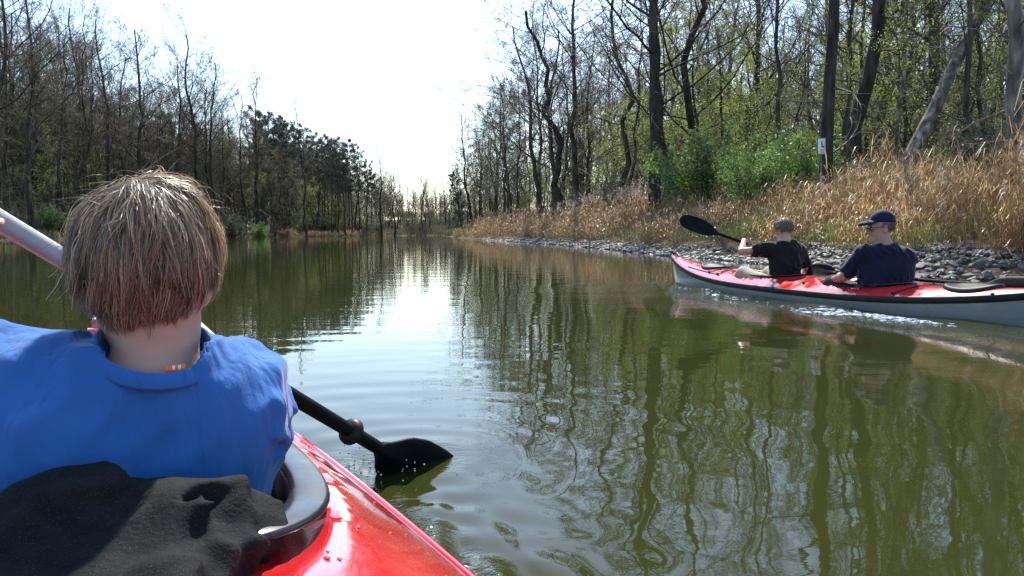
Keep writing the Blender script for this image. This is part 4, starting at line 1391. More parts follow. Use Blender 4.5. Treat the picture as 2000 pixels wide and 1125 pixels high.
        # seat pan
        u, v = np.meshgrid(np.linspace(-1, 1, 9), np.linspace(-1, 1, 11), indexing='ij')
        SV = np.stack([u * 0.17, seat + 0.06 + v * 0.19, 0.03 + 0.035 * u ** 2 + 0.06 * np.clip(-v - 0.3, 0, 1) ** 2 + 0.03 * np.clip(v, 0, 1)], -1)
        i = np.arange(99).reshape(9, 11)
        F = np.stack([i[:-1, :-1], i[1:, :-1], i[1:, 1:], i[:-1, 1:]], -1).reshape(-1, 4)
        add('seat', mesh_from('seat', SV.reshape(-1, 3), [F], [M['rubber']]), root)
    # hatches with a raised black rim
    for s in ((-1.98, 0.22), (1.62, 0.20)) if detail == 'B' else ((1.75, 0.20), (-2.0, 0.24)):
        a = np.arange(36) * 2 * math.pi / 36
        t, q = 0.13 * np.cos(a), s[0] + s[1] * np.sin(a)
        lid = []
        for k, dz in ((1.10, 0.002), (1.10, 0.016), (1.03, 0.026), (0.94, 0.026), (0.9, 0.018), (0.45, 0.026), (0.01, 0.028)):
            lid.append(np.column_stack([t * k, s[0] + (q - s[0]) * k, zdeck(t * k, s[0] + (q - s[0]) * k) + dz]))
        LV = np.stack(lid, 1)
        i = np.arange(36 * 7).reshape(36, 7)
        F = np.stack([i[:, :-1], np.roll(i, -1, 0)[:, :-1], np.roll(i, -1, 0)[:, 1:], i[:, 1:]], -1).reshape(-1, 4)
        add('hatch_cover', mesh_from('hatch_cover', LV.reshape(-1, 3), [F], [M['rubber']]), root)
    # deck lines, fittings, end handles

    def line_on(pts2, r=0.004, lift=0.006):
        p = np.array(pts2, float)
        d = np.concatenate([[0], np.cumsum(np.hypot(*np.diff(p, axis=0).T))])
        u = np.linspace(0, d[-1], max(6, int(d[-1] / 0.04)))
        t, s = np.interp(u, d, p[:, 0]), np.interp(u, d, p[:, 1])
        return tube1(np.column_stack([t, s, zdeck(t, s) + lift]), r, 6)
    for pts2 in ([(-0.20, 1.42), (0.18, 1.20)], [(0.20, 1.42), (-0.18, 1.20)], [(-0.22, 1.20), (0.20, 1.42 - 0.44)], [(-0.15, 2.0), (-0.20, 1.42), (-0.22, 1.20)], [(0.15, 2.0), (0.20, 1.42), (0.22, 1.2)], [(-0.24, -1.45), (0.0, -1.62), (0.24, -1.45)]):
        V, F = line_on(pts2)
        add('deck_line', mesh_from('deck_line', V, F, [M['rubber']]), root)
    for t, s in ((-0.24, -1.45), (0.24, -1.45), (-0.2, 1.42), (0.2, 1.42), (-0.22, 1.2), (0.22, 1.2), (-0.17, -2.3), (0.17, -2.3), (-0.235, -0.33), (0.235, -0.33)):
        z = float(zdeck(np.array(t), np.array(s)))
        V, F = merge([sphere((t, s, z + 0.012), (0.013, 0.016, 0.011)), tube1([(t, s, z - 0.005), (t, s, z + 0.012)], 0.009, 8)])
        add('deck_fitting', mesh_from('deck_fitting', V, F, [M['black']]), root)
    for sg in (1, -1):
        s = sg * (HL - 0.10)
        z = float(zdeck(np.array(0.0), np.array(s)))
        V, F = merge([tube1([(0, s + 0.07 * sg, z + 0.0), (0, s + 0.05 * sg, z + 0.028), (0, s - 0.05 * sg, z + 0.03), (0, s - 0.09 * sg, z + 0.0)], 0.007, 7), tube1([(-0.045, s, z + 0.032), (0.045, s, z + 0.032)], 0.012, 8)])
        add('grab_handle', mesh_from('grab_handle', V, F, [M['black']]), root)
    root['_'] = 0
    del root['_']
    return root, zdeck


kayakA, zdeckA = make_kayak('glossy red kayak cut by the picture edge, carrying the person in blue', KA, YAW_A, 0.20, 'A')
kayakA['label'] = 'glossy red kayak carrying the person in the blue t-shirt'
kayakB, zdeckB = make_kayak('red and grey two-seat kayak carrying two paddlers past the reeds', KB, YAW_B, 0.098, 'B')

# bow block with a black cap on our kayak, and a scatter of drops on its deck
zb = float(zdeckA(np.array(0.0), np.array(2.48)))
V, F = merge([box((0, 2.47, zb + 0.012), (0.035, 0.07, 0.024)), box((0, 2.40, zb + 0.0), (0.05, 0.10, 0.012))])
bme = mesh_from('bow_block', V, F, [M['red']], smooth=False)
add('bow_block', bme, kayakA)
V, F = merge([tube1([(0, 2.47, zb + 0.034), (0, 2.47, zb + 0.046)], 0.022, 14)])
add('bow_cap', mesh_from('bow_cap', V, F, [M['black']]), kayakA)
gd = np.random.default_rng(17)
parts = []
for _ in range(420):
    t, s = gd.uniform(-0.32, 0.32), gd.uniform(-0.5, 1.4)
    if abs(t) > half_beam(s) - 0.02 or math.hypot(t / 0.27, (s - SEAT_F - 0.275) / 0.53) < 1.02:
        continue
    r_ = gd.lognormal(-6.1, 0.5)
    parts.append(sphere((t, s, float(zdeckA(np.array(t), np.array(s)))), (r_ * gd.uniform(0.8, 1.3), r_ * gd.uniform(0.8, 1.5), r_ * 0.35), 8, 5))
V, F = merge(parts)
M['drop'] = principled('water_drop', [(0.55, 0.03, 0.03), (0.6, 0.04, 0.04)], 9, 0.03, coat=1.0)
tag(add('water_drops', mesh_from('water_drops', V, F, [M['drop']]), kayakA), kind='stuff')


# ------------------------------------------------------------------ implicit surfaces for people and cloth
def smin(a, b, k):
    h = np.clip(0.5 + 0.5 * (b - a) / k, 0, 1)
    return b + (a - b) * h - k * h * (1 - h)


def capsule(P, a, b, ra, rb):
    a, b = np.asarray(a, np.float32), np.asarray(b, np.float32)
    ba = b - a
    pa = P - a
    h = np.clip(pa @ ba / max(float(ba @ ba), 1e-9), 0, 1)
    return np.linalg.norm(pa - h[:, None] * ba, axis=1) - (ra + (rb - ra) * h)


def ellipsoid(P, c, r, Rm=None):
    q = P - np.asarray(c, np.float32)
    if Rm is not None:
        q = q @ np.asarray(Rm, np.float32)
    r = np.asarray(r, np.float32)
    k0 = np.linalg.norm(q / r, axis=1)
    k1 = np.linalg.norm(q / (r * r), axis=1)
    return k0 * (k0 - 1) / np.maximum(k1, 1e-6)


def polygonize(f, lo, hi, h, B=12):
    lo, hi = np.asarray(lo, float), np.asarray(hi, float)
    nb = np.ceil((hi - lo) / (h * B)).astype(int)
    n = nb * B
    D = np.empty(n, np.float32)
    bi = np.stack(np.meshgrid(*[np.arange(k) for k in nb], indexing='ij'), -1).reshape(-1, 3)
    cen = (lo + (bi * B + (B - 1) / 2) * h).astype(np.float32)
    dc = f(cen)
    act = np.abs(dc) < h * B * 0.9 * 1.25 + 0.03
    D4 = D.reshape(nb[0], B, nb[1], B, nb[2], B).transpose(0, 2, 4, 1, 3, 5)
    for b, d in zip(bi[~act], dc[~act]):
        D4[b[0], b[1], b[2]] = d
    off = np.stack(np.meshgrid(*[np.arange(B)] * 3, indexing='ij'), -1).reshape(-1, 3)
    ab = bi[act]
    for c0 in range(0, len(ab), 120):
        ch = ab[c0:c0 + 120]
        pts = (lo + (ch[:, None] * B + off[None]) * h).reshape(-1, 3).astype(np.float32)
        v = f(pts).reshape(len(ch), B, B, B)
        for b, vv in zip(ch, v):
            D4[b[0], b[1], b[2]] = vv
    ins = D < 0
    cnt = np.zeros(np.array(D.shape) - 1, np.int8)
    for dx in (0, 1):
        for dy in (0, 1):
            for dz in (0, 1):
                cnt += ins[dx:D.shape[0] - 1 + dx, dy:D.shape[1] - 1 + dy, dz:D.shape[2] - 1 + dz]
    ac = (cnt > 0) & (cnt < 8)
    idx = np.argwhere(ac)
    vid = np.full(ac.shape, -1, np.int32)
    vid[ac] = np.arange(len(idx))
    acc = np.zeros((len(idx), 3))
    num = np.zeros(len(idx))
    cor = np.array([(x, y, z) for x in (0, 1) for y in (0, 1) for z in (0, 1)])
    for i in range(8):
        for ax_ in range(3):
            if cor[i][ax_] == 0:
                j = cor[i].copy()
                j[ax_] = 1
                a = D[tuple((idx + cor[i]).T)]
                b = D[tuple((idx + j).T)]
                m_ = (a < 0) != (b < 0)
                t = np.where(m_, a / np.where(m_, a - b, 1), 0)
                p = cor[i] + np.zeros((len(idx), 3))
                p[:, ax_] = t
                acc += p * m_[:, None]
                num += m_
    V = lo + (idx + acc / num[:, None]) * h
    quads = []
    for ax_ in range(3):
        u, w = (ax_ + 1) % 3, (ax_ + 2) % 3
        sl0 = [slice(None)] * 3
        sl1 = [slice(None)] * 3
        sl0[ax_], sl1[ax_] = slice(0, -1), slice(1, None)
        a, b = ins[tuple(sl0)], ins[tuple(sl1)]
        e = np.argwhere(a != b)
        e = e[(e[:, u] > 0) & (e[:, w] > 0) & (e[:, u] < D.shape[u] - 1) & (e[:, w] < D.shape[w] - 1)]
        fl = a[tuple(e.T)]
        du, dw = np.eye(3, dtype=int)[u], np.eye(3, dtype=int)[w]
        q = np.stack([vid[tuple((e - du - dw).T)], vid[tuple((e - dw).T)], vid[tuple(e.T)], vid[tuple((e - du).T)]], 1)
        q[~fl] = q[~fl][:, ::-1]
        quads.append(q)
    return V, [np.concatenate(quads)]


def relax(V, F, it=2, k=0.5):
    Q = F[0]
    for _ in range(it):
        s = np.zeros_like(V)
        c = np.zeros(len(V))
        for i in range(4):
            np.add.at(s, Q[:, i], V[Q[:, (i + 1) % 4]])
            np.add.at(c, Q[:, i], 1)
        V = V + k * (s / np.maximum(c, 1)[:, None] - V)
    return V


def folds(P, amp, fr, d, seed):
    """cloth folds running along direction d"""
    d = np.asarray(d, np.float32)
    d = d / np.linalg.norm(d)
    gr = np.random.default_rng(seed)
    a = norm(np.cross(d, gr.normal(0, 1, 3)))
    b = np.cross(d, a)
    u, v, w = P @ a.astype(np.float32), P @ b.astype(np.float32), P @ d
    ph = fr * u + 1.6 * np.sin(fr * 0.33 * w + 1.3) + 1.1 * np.sin(fr * 0.6 * v + 0.5)
    r = 0.5 + 0.5 * np.cos(ph * 0.6 + 0.4 * np.sin(fr * 0.21 * w))
    return amp * (r ** 1.6) * np.clip(0.35 + 0.75 * np.sin(fr * 0.13 * v + fr * 0.09 * w + seed), 0, 1)


def rot_head(yaw, pitch, roll=0.0):
    return np.array((Matrix.Rotation(yaw, 3, 'Z') @ Matrix.Rotation(pitch, 3, 'X') @ Matrix.Rotation(roll, 3, 'Y')), dtype=np.float32)


def head_sdf(P, c, Rm, s):
    q = (P - np.asarray(c, np.float32)) @ Rm / s
    d = ellipsoid(q, (0, -0.012, 0.03), (0.073, 0.094, 0.092))
    d = smin(d, ellipsoid(q, (0, 0.028, -0.045), (0.058, 0.064, 0.078)), 0.03)
    d = smin(d, capsule(q, (-0.012, 0.068, -0.108), (0.012, 0.068, -0.108), 0.022, 0.022), 0.03)
    d = smin(d, capsule(q, (-0.045, 0.0, -0.075), (-0.02, 0.06, -0.105), 0.02, 0.018), 0.03)
    d = smin(d, capsule(q, (0.045, 0.0, -0.075), (0.02, 0.06, -0.105), 0.02, 0.018), 0.03)
    d = smin(d, capsule(q, (-0.03, 0.078, 0.022), (0.03, 0.078, 0.022), 0.012, 0.012), 0.015)       # brow
    d = smin(d, capsule(q, (0, 0.088, 0.008), (0, 0.112, -0.034), 0.007, 0.0125), 0.012)            # nose
    d = smin(d, capsule(q, (-0.012, 0.097, -0.040), (0.012, 0.097, -0.040), 0.008, 0.008), 0.008)   # nostrils
    for sg in (-1, 1):
        d = np.maximum(d, -(np.linalg.norm((q - np.array((sg * 0.031, 0.096, 0.0), np.float32)) / np.array([1.3, 1, 0.85], np.float32), axis=1) - 0.013))
        d = smin(d, np.linalg.norm(q - np.array((sg * 0.031, 0.074, 0.0), np.float32), axis=1) - 0.0125, 0.004)
        e = ellipsoid(q, (sg * 0.079, -0.012, -0.012), (0.011, 0.024, 0.034), rot_head(sg * -0.35, 0.15))
        e = np.maximum(e, -ellipsoid(q, (sg * 0.089, -0.006, -0.010), (0.010, 0.013, 0.020)))
        d = smin(d, e, 0.006)
    d = smin(d, capsule(q, (-0.019, 0.084, -0.068), (0.019, 0.084, -0.068), 0.007, 0.007), 0.006)   # lips
    d = smin(d, capsule(q, (-0.016, 0.083, -0.080), (0.016, 0.083, -0.080), 0.008, 0.008), 0.006)
    return d * s


def hand_sdf(P, wrist, fwd, palm, s, curl, thumb):
    """wrist point, pointing direction, palm normal; thumb +1/-1 picks the side"""
    f = np.asarray(fwd, float)
    f /= np.linalg.norm(f)
    nrm_ = np.asarray(palm, float)
    nrm_ = nrm_ - f * (f @ nrm_)
    nrm_ /= np.linalg.norm(nrm_)
    sd_ = np.cross(nrm_, f) * thumb
    w = np.asarray(wrist, float)
    d = None
    for k, (o, L) in enumerate(((0.030, 0.072), (0.010, 0.080), (-0.010, 0.074), (-0.029, 0.058))):
        kn = w + (f * 0.085 + sd_ * o) * s
        pal = capsule(P, w + (f * 0.012 + sd_ * o * 0.5) * s, kn, 0.0135 * s, 0.0115 * s)
        d = pal if d is None else smin(d, pal, 0.012 * s)
    for k, (o, L) in enumerate(((0.030, 0.072), (0.010, 0.080), (-0.010, 0.074), (-0.029, 0.058))):
        p = w + (f * 0.085 + sd_ * o) * s
        a = 0.0
        for seg, fr in enumerate((0.45, 0.32, 0.23)):
            a += curl * (1.0, 1.25, 0.9)[seg] * (1 + 0.08 * k)
            dirn = f * math.cos(a) + nrm_ * math.sin(a)
            q = p + dirn * L * fr * s
            d = smin(d, capsule(P, p, q, 0.0095 * s - 0.0008 * seg * s, 0.0087 * s - 0.0008 * seg * s), 0.004 * s)
            p = q
    t0 = w + (f * 0.022 + sd_ * 0.024) * s
    t1 = w + (f * 0.052 + sd_ * 0.050 + nrm_ * 0.012 * (1 + curl)) * s
    t2 = t1 + (f * 0.026 + sd_ * (0.012 - 0.018 * curl) + nrm_ * 0.018 * curl) * s
    d = smin(d, capsule(P, t0, t1, 0.0145 * s, 0.0110 * s), 0.010 * s)
    d = smin(d, capsule(P, t1, t2, 0.0105 * s, 0.0085 * s), 0.005 * s)
    return d


def strands(center, Rm, rad, n, seed, length, keep, whorl, wind, lift=0.35, grav=0.34, k=8, w=0.00055, fly=0.04, thick=(1.05, 1.19), clumps=0, hug=0.5):
    """hair as thin ribbons combed away from a whorl; head-frame in, person-frame out"""
    gr = np.random.default_rng(seed)
    q = norm(gr.normal(0, 1, (n * 4, 3)))
    q = q[keep(q)][:n]
    n = len(q)
    wv = np.asarray(whorl, float)
    wv /= np.linalg.norm(wv)
    rad = np.asarray(rad, float)
    flow = norm(q * (q @ wv)[:, None] - wv + gr.normal(0, 0.18, (n, 3)))
    if clumps:
        cid = gr.integers(0, clumps, n)
        cd = norm(gr.normal(0, 1, (clumps, 3)))
        near = np.argmax(q @ cd.T, 1)
        flow = norm(flow + 0.75 * gr.normal(0, 1, (clumps, 3))[near])
    L = length(q) * (0.55 + 0.65 * gr.random(n))
    if clumps:
        L = L * (0.75 + 0.5 * gr.random(clumps))[near]
    isfly = gr.random(n) < fly
    lf = lift * (0.5 + gr.random(n)) + isfly * gr.uniform(0.5, 1.4, n)
    v = norm(flow + q * lf[:, None])
    p = q * rad
    P = [p.copy()]
    m_ = thick[0] + (thick[1] - thick[0]) * gr.random(n)
    m_ = np.where(isfly, m_ + 0.12 * gr.random(n), m_)
    down = (UP @ Rm) * -1
    wl = np.asarray(wind, float) @ Rm
    for j in range(1, k):
        a = j / (k - 1)
        v = norm(v + down * (grav * np.where(isfly, 0.5, 1.0))[:, None] + wl * (np.where(isfly, 1.0, 0.25) * a)[:, None] + gr.normal(0, 0.05, (n, 3)))
        p = p + v * (L / (k - 1))[:, None]
        qq = p / rad
        r_ = np.linalg.norm(qq, axis=1)
        tgt = 1 + (m_ - 1) * min(1, a * 2.2)
        push = r_ < tgt
        p = np.where(push[:, None], qq / r_[:, None] * tgt[:, None] * rad, p)
        pull = (r_ > tgt * 1.02) & ~isfly
        p = np.where(pull[:, None], p + hug * (qq / r_[:, None] * tgt[:, None] * rad - p), p)
        P.append(p.copy())
    P = np.stack(P, 1)
    W = w * np.linspace(1, 0.35, k)[None] * (0.6 + 0.8 * gr.random((n, 1)))
    side = norm(np.cross(q, flow)) + gr.normal(0, 0.35, (n, 3))
    P = P @ Rm.T.astype(float) + np.asarray(center, float)
    return ribbons(P, W, side @ Rm.T.astype(float))


def tufts(center, Rm, rad, ng, nc, seed, length, keep, whorl, loose=0.0):
    """hair in tufts: guide strands combed from the whorl, each with children drawn together at the tip"""
    gr = np.random.default_rng(seed)
    q = norm(gr.normal(0, 1, (ng * 5, 3)))
    q = q[keep(q)][:ng]
    n = len(q)
    k = 10
    wv = np.asarray(whorl, float)
    wv /= np.linalg.norm(wv)
    rad = np.asarray(rad, float)
    tan = norm(q * (q @ wv)[:, None] - wv)
    side = np.cross(q, tan)
    flow = norm(tan + side * gr.normal(-0.30, 0.30, (n, 1)))
    L = length(q) * gr.uniform(0.7, 1.25, n)
    lift = gr.gamma(2.0, 0.09, n) * (1 + 0.9 * smoothstep(0.4, 0.9, q[:, 2])) + loose * gr.uniform(0.3, 0.9, n)
    tgt0 = 1.04 + 0.22 * gr.random(n) ** 1.3 + 0.16 * loose * gr.random(n)
    down = (UP @ Rm) * -1
    wl = np.array([-0.5, 0.0, 0.1]) @ Rm
    v = norm(flow + q * lift[:, None])
    p = q * rad
    G = [p]
    curl = gr.normal(0, 0.11, n)
    for j in range(1, k):
        a = j / (k - 1)
        sd_ = norm(np.cross(p, v))
        v = norm(v + down * 0.26 * (1 - 0.6 * loose) + sd_ * curl[:, None] * 0.6 + wl * 0.12 * (0.3 + loose) + gr.normal(0, 0.05, (n, 3)))
        p = p + v * (L / (k - 1))[:, None]
        qq = p / rad
        r_ = np.linalg.norm(qq, axis=1)
        tg = 1 + (tgt0 - 1) * min(1, a * 2.0)
        f = np.where(r_ < tg, 1.0, 0.42 * (1 - loose))
        p = p + f[:, None] * (qq / r_[:, None] * tg[:, None] * rad - p)
        G.append(p)
    G = np.stack(G, 1)                                             # (n,k,3)
    off = gr.normal(0, 1, (n, nc, 1, 3)) * 0.0052
    t = np.linspace(0, 1, k)[None, None, :, None]
    cl = gr.uniform(0.45, 0.92, (n, 1, 1, 1))
    C = G[:, None] + off * (1 - cl * t ** 0.9) * (1 + 0.8 * loose)
    C = C + gr.normal(0, 0.0012, (n, nc, 1, 3)) * t ** 2 * 2 + 0.0012 * np.sin(t * gr.uniform(4, 9, (n, nc, 1, 1)) + gr.uniform(0, 6, (n, nc, 1, 1))) * gr.normal(0, 1, (n, nc, 1, 3))
    cut = gr.uniform(0.62, 1.0, (n, nc, 1)) ** 0.7
    u = np.linspace(0, 1, k)[None, None] * cut * (k - 1)
    iu = np.clip(u.astype(int), 0, k - 2)
    fu = (u - iu)[..., None]
    a_ = np.take_along_axis(C, iu[..., None], 2)
    b_ = np.take_along_axis(C, (iu + 1)[..., None], 2)
    C = (a_ + (b_ - a_) * fu).reshape(n * nc, k, 3)
    q2 = np.repeat(q, nc, 0)
    sd2 = np.repeat(side, nc, 0) + gr.normal(0, 0.3, (n * nc, 3))
    W = 0.00052 * np.linspace(1, 0.30, k)[None] * gr.uniform(0.6, 1.4, (n * nc, 1))
    C = C @ Rm.T.astype(float) + np.asarray(center, float)
    return ribbons(C, W, sd2 @ Rm.T.astype(float))


def arm(P, sh, el, wr, s=1.0):
    d = capsule(P, sh, el, 0.047 * s, 0.037 * s)
    m_ = (np.asarray(el) * 0.72 + np.asarray(wr) * 0.28)
    d = smin(d, capsule(P, el, m_, 0.036 * s, 0.039 * s), 0.02)
    return smin(d, capsule(P, m_, wr, 0.039 * s, 0.026 * s), 0.02)


def new_person(label, loc, yaw, z):
    o = bpy.data.objects.new('person', None)
    COL.objects.link(o)
    o.location = (loc[0], loc[1], z)
    o.rotation_euler = (0, 0, yaw)
    tag(o, label, 'person')
    return o


def sdf_part(name, f, lo, hi, h, mat, parent, it=2):
    V, F = polygonize(f, lo, hi, h)
    V = relax(V, F, it)
    return add(name, mesh_from(name, V, F, [mat]), parent)


def to_local(p, base, r, f, z0):
    d = np.array(p[:2]) - base
    return np.array([d @ r, d @ f, p[2] - z0])


# ------------------------------------------------------------------ paddles
def blade_mesh(L=0.42, Wd=0.082, root=0.10):
    """spoon blade along +y, face normal +z, solid"""
    nu, nv = 19, 9
    u = np.linspace(0, 1, nu)
    prof = np.interp(u, [0, 0.08, 0.2, 0.38, 0.6, 0.8, 0.92, 0.98, 1], [0.20, 0.40, 0.78, 0.97, 1.0, 0.95, 0.78, 0.5, 0.16])
    v = np.linspace(-1, 1, nv)
    X = prof[:, None] * v[None] * Wd + 0.012 * u[:, None] ** 2
    Y = root * 0 + u[:, None] * L + 0 * v[None]
    Z = 0.022 * np.sin(u[:, None] * math.pi) - 0.016 * (1 - v[None] ** 2) * np.sin(u[:, None] * math.pi) ** 0.5
    rib = 0.013 * np.clip(1 - np.abs(v[None]) * 3.2 * prof[:, None], 0, 1) * np.clip(1 - u[:, None] * 1.1, 0.12, 1)
    T = np.stack([X, Y, Z + 0.0035 + rib], -1)
    Bm = np.stack([X, Y, Z - 0.0035 - rib], -1)
    i = np.arange(nu * nv).reshape(nu, nv)
    N = nu * nv
    F1 = np.stack([i[:-1, :-1], i[:-1, 1:], i[1:, 1:], i[1:, :-1]], -1).reshape(-1, 4)
    ed = np.concatenate([i[0, :-1], i[:-1, -1], i[-1, :0:-1], i[:0:-1, 0]])
    F3 = np.stack([ed, ed + N, np.roll(ed, -1) + N, np.roll(ed, -1)], 1)
    return np.concatenate([T.reshape(-1, 3), Bm.reshape(-1, 3)]), [F1, F1[:, ::-1] + N, F3]


def make_paddle(label, A, B, wA, wB, shaft_r, mats, rings=True, neck=0.0):
    """shaft from A to B (where the blades begin); wA, wB: width directions of the blades"""
    A, B = np.asarray(A, float), np.asarray(B, float)
    u = (B - A) / np.linalg.norm(B - A)
    o = bpy.data.objects.new('paddle', None)
    COL.objects.link(o)
    tag(o, label, 'paddle', 'double-bladed paddles')
    Ls = np.linalg.norm(B - A)
    c0, c1 = A + u * neck, B - u * neck
    V, F = tube1([c0, (c0 + c1) / 2, c1], shaft_r, 16)
    add('shaft', mesh_from('shaft', V, F, [mats[0]]), o)
    for p, dirn, w in ((A, -u, wA), (B, u, wB)):
        w = np.asarray(w, float)
        w = w - dirn * (dirn @ w)
        w /= np.linalg.norm(w)
        nz = np.cross(w, dirn)
        Mx = np.stack([w, dirn, nz], 1)
        BV, BF = blade_mesh()
        BV = BV @ Mx.T + p
        NV, NF = tube1([p - dirn * (neck + 0.001), p - dirn * 0.02, p + dirn * 0.05, p + dirn * 0.16], [shaft_r + 0.0015, shaft_r + 0.0012, shaft_r * 0.85, shaft_r * 0.3], 14)
        V, F = merge([(BV, BF), (NV, NF)])
        add('blade', mesh_from('blade', V, F, [mats[1]]), o)
        if rings:
            q = p - dirn * 0.13
            a = np.linspace(0, 2 * math.pi, 21)
            prof = [(shaft_r * 0.9, -0.016), (shaft_r + 0.008, -0.014), (shaft_r + 0.016, -0.004), (shaft_r + 0.017, 0.004), (shaft_r + 0.008, 0.007), (shaft_r * 0.9, 0.012)]
            RV = np.stack([[q + w * math.cos(t) * r_ + nz * math.sin(t) * r_ + dirn * z_ for r_, z_ in prof] for t in a[:-1]])
            i = np.arange(20 * 6).reshape(20, 6)
            F = np.stack([i[:, :-1], i[:, 1:], np.roll(i, -1, 0)[:, 1:], np.roll(i, -1, 0)[:, :-1]], -1).reshape(-1, 4)
            add('drip_ring', mesh_from('drip_ring', RV.reshape(-1, 3), [F], [M['rubber']]), o)
    return o, u


# ------------------------------------------------------------------ the person in blue in front of the camera
PL = np.array([-0.732, 1.15, 0.638])
PB = np.array([-0.330, 1.965, 0.086])          # where the wet blade begins
PU = (PB - PL) / np.linalg.norm(PB - PL)
PA = PL - PU * 0.42
make_paddle('paddle with silver shaft held across by the person in blue, one black blade dipping', PA, PB, (0.4, 0.1, 0.9), (0.75, 0.11, 0.63), 0.0155, (M['silver'], M['blade']), True, 0.40)

Z0 = 0.03
boy = new_person('person in a bright blue t-shirt seen from behind, holding a silver paddle', BOY, YAW_A, Z0)
HC = np.array([0.006, 0.035, 0.543], np.float32)
HS = 0.835
HR = rot_head(R(-22), R(-9), R(3))
lh = to_local(PL - PU * 0.072, BOY, rA, fA, Z0)
rh = to_local(PL + PU * 0.36, BOY, rA, fA, Z0)
ul = np.array([PU[:2] @ rA, PU[:2] @ fA, PU[2]])
SHL, ELL = np.array([-0.135, 0.045, 0.396]), np.array([-0.265, 0.16, 0.455])
SHR, ELR = np.array([0.104, 0.06, 0.374]), np.array([0.165, 0.27, 0.335])


def grip(h, u, up, side):
    """wrist and directions for a hand closed round a shaft"""
    u = u / np.linalg.norm(u)
    f = np.cross(u, up) * side
    f /= np.linalg.norm(f)
    return f


fl = np.array([0.25, 0.75, 0.55])
pl_n = np.array([0.3, 0.55, -0.75])
wl_ = lh - fl / np.linalg.norm(fl) * 0.060 - pl_n * -0.030
fr_ = np.array([-0.15, 0.9, 0.25])
pr_n = np.array([0, 0.3, -0.95])
wr_ = rh - fr_ / np.linalg.norm(fr_) * 0.065 + np.array([0, 0, 0.028])


def boy_body(P):
    d = head_sdf(P, HC, HR, HS)
    d = smin(d, capsule(P, (0.008, 0.0, 0.40), (0.012, 0.022, 0.50), 0.048, 0.043), 0.025)
    d = smin(d, capsule(P, (-0.08, 0.015, 0.385), (0.08, 0.015, 0.37), 0.045, 0.045), 0.04)
    d = smin(d, ellipsoid(P, (0, 0.01, 0.28), (0.115, 0.075, 0.15)), 0.04)
    d = smin(d, ellipsoid(P, (0, 0.01, 0.11), (0.12, 0.085, 0.10)), 0.05)
    d = smin(d, arm(P, SHL, ELL, wl_, 0.72), 0.025)
    d = smin(d, arm(P, SHR, ELR, wr_, 0.72), 0.025)
    d = smin(d, hand_sdf(P, wl_, fl, pl_n, 0.82, 0.75, 1), 0.012)
    d = smin(d, hand_sdf(P, wr_, fr_, pr_n, 0.82, 0.75, -1), 0.012)
    for sg in (-1, 1):
        d = smin(d, capsule(P, (sg * 0.07, 0.03, 0.075), (sg * 0.11, 0.36, 0.16), 0.065, 0.05), 0.03)
        d = smin(d, capsule(P, (sg * 0.11, 0.36, 0.16), (sg * 0.10, 0.66, 0.06), 0.048, 0.035), 0.03)
        d = smin(d, capsule(P, (sg * 0.10, 0.66, 0.055), (sg * 0.11, 0.72, 0.12), 0.034, 0.026), 0.02)
    return d


def boy_shirt(P):
    d = ellipsoid(P, (-0.006, -0.005, 0.11), (0.146, 0.108, 0.20))
    d = smin(d, ellipsoid(P, (-0.012, 0.014, 0.27), (0.142, 0.096, 0.165)), 0.06)
    d = smin(d, capsule(P, (-0.115, 0.045, 0.386), (0.088, 0.052, 0.382), 0.058, 0.056), 0.085)
    d = smin(d, capsule(P, (0.006, 0.014, 0.425), (0.006, 0.014, 0.432), 0.066, 0.062), 0.04)
    d = smin(d, ellipsoid(P, (-0.120, 0.008, 0.350), (0.072, 0.084, 0.074)), 0.09)
    d = smin(d, ellipsoid(P, (0.072, 0.008, 0.358), (0.060, 0.082, 0.070)), 0.08)
    sl = SHL + (ELL - SHL) * 0.78
    sr = SHR + (ELR - SHR) * 0.62
    a = capsule(P, SHL, sl, 0.070, 0.066)
    a = np.maximum(a, ((P - sl.astype(np.float32)) @ ((ELL - SHL) / np.linalg.norm(ELL - SHL)).astype(np.float32)) - 0.004)
    b = capsule(P, SHR + np.array([0.004, -0.005, -0.005]), sr - np.array([0, 0, 0.012]), 0.056, 0.058)
    b = np.maximum(b, ((P - sr.astype(np.float32)) @ ((ELR - SHR) / np.linalg.norm(ELR - SHR)).astype(np.float32)) - 0.004)
    d = smin(d, a, 0.035)
    d = smin(d, b, 0.030)
    d = d - folds(P, 0.011, 105, (0.75, 0.1, 0.65), 3) * smoothstep(0.02, 0.2, P[:, 2]) - folds(P, 0.005, 200, (0.5, 0.3, 0.85), 9) - folds(P, 0.009, 150, (-0.6, 0.3, 0.55), 14) * smoothstep(-0.02, -0.14, P[:, 0])
    d = d - folds(P, 0.011, 240, (0.1, 0.9, 0.3), 21) * smoothstep(0.08, 0.15, P[:, 0])
    hole = np.minimum(capsule(P, (0.008, -0.012, 0.449), (0.008, 0.075, 0.66), 0.058, 0.12), np.maximum(np.hypot(P[:, 0] - 0.008, P[:, 1]) - 0.085, 0.466 - P[:, 2]))
    return np.maximum(d, -hole)


body = sdf_part('body', boy_body, (-0.42, -0.22, -0.03), (0.36, 0.80, 0.78), 0.0052, M['skin'], boy)
shirt = sdf_part('shirt', boy_shirt, (-0.40, -0.20, -0.06), (0.34, 0.36, 0.55), 0.0046, M['blue_cloth'], boy, 1)


def boy_shorts(P):
    d = ellipsoid(P, (0, 0.01, 0.09), (0.15, 0.11, 0.095))
    for sg in (-1, 1):
        d = smin(d, capsule(P, (sg * 0.07, 0.03, 0.08), (sg * 0.11, 0.34, 0.155), 0.08, 0.062), 0.03)
    return np.maximum(d, P[:, 1] - 0.36)


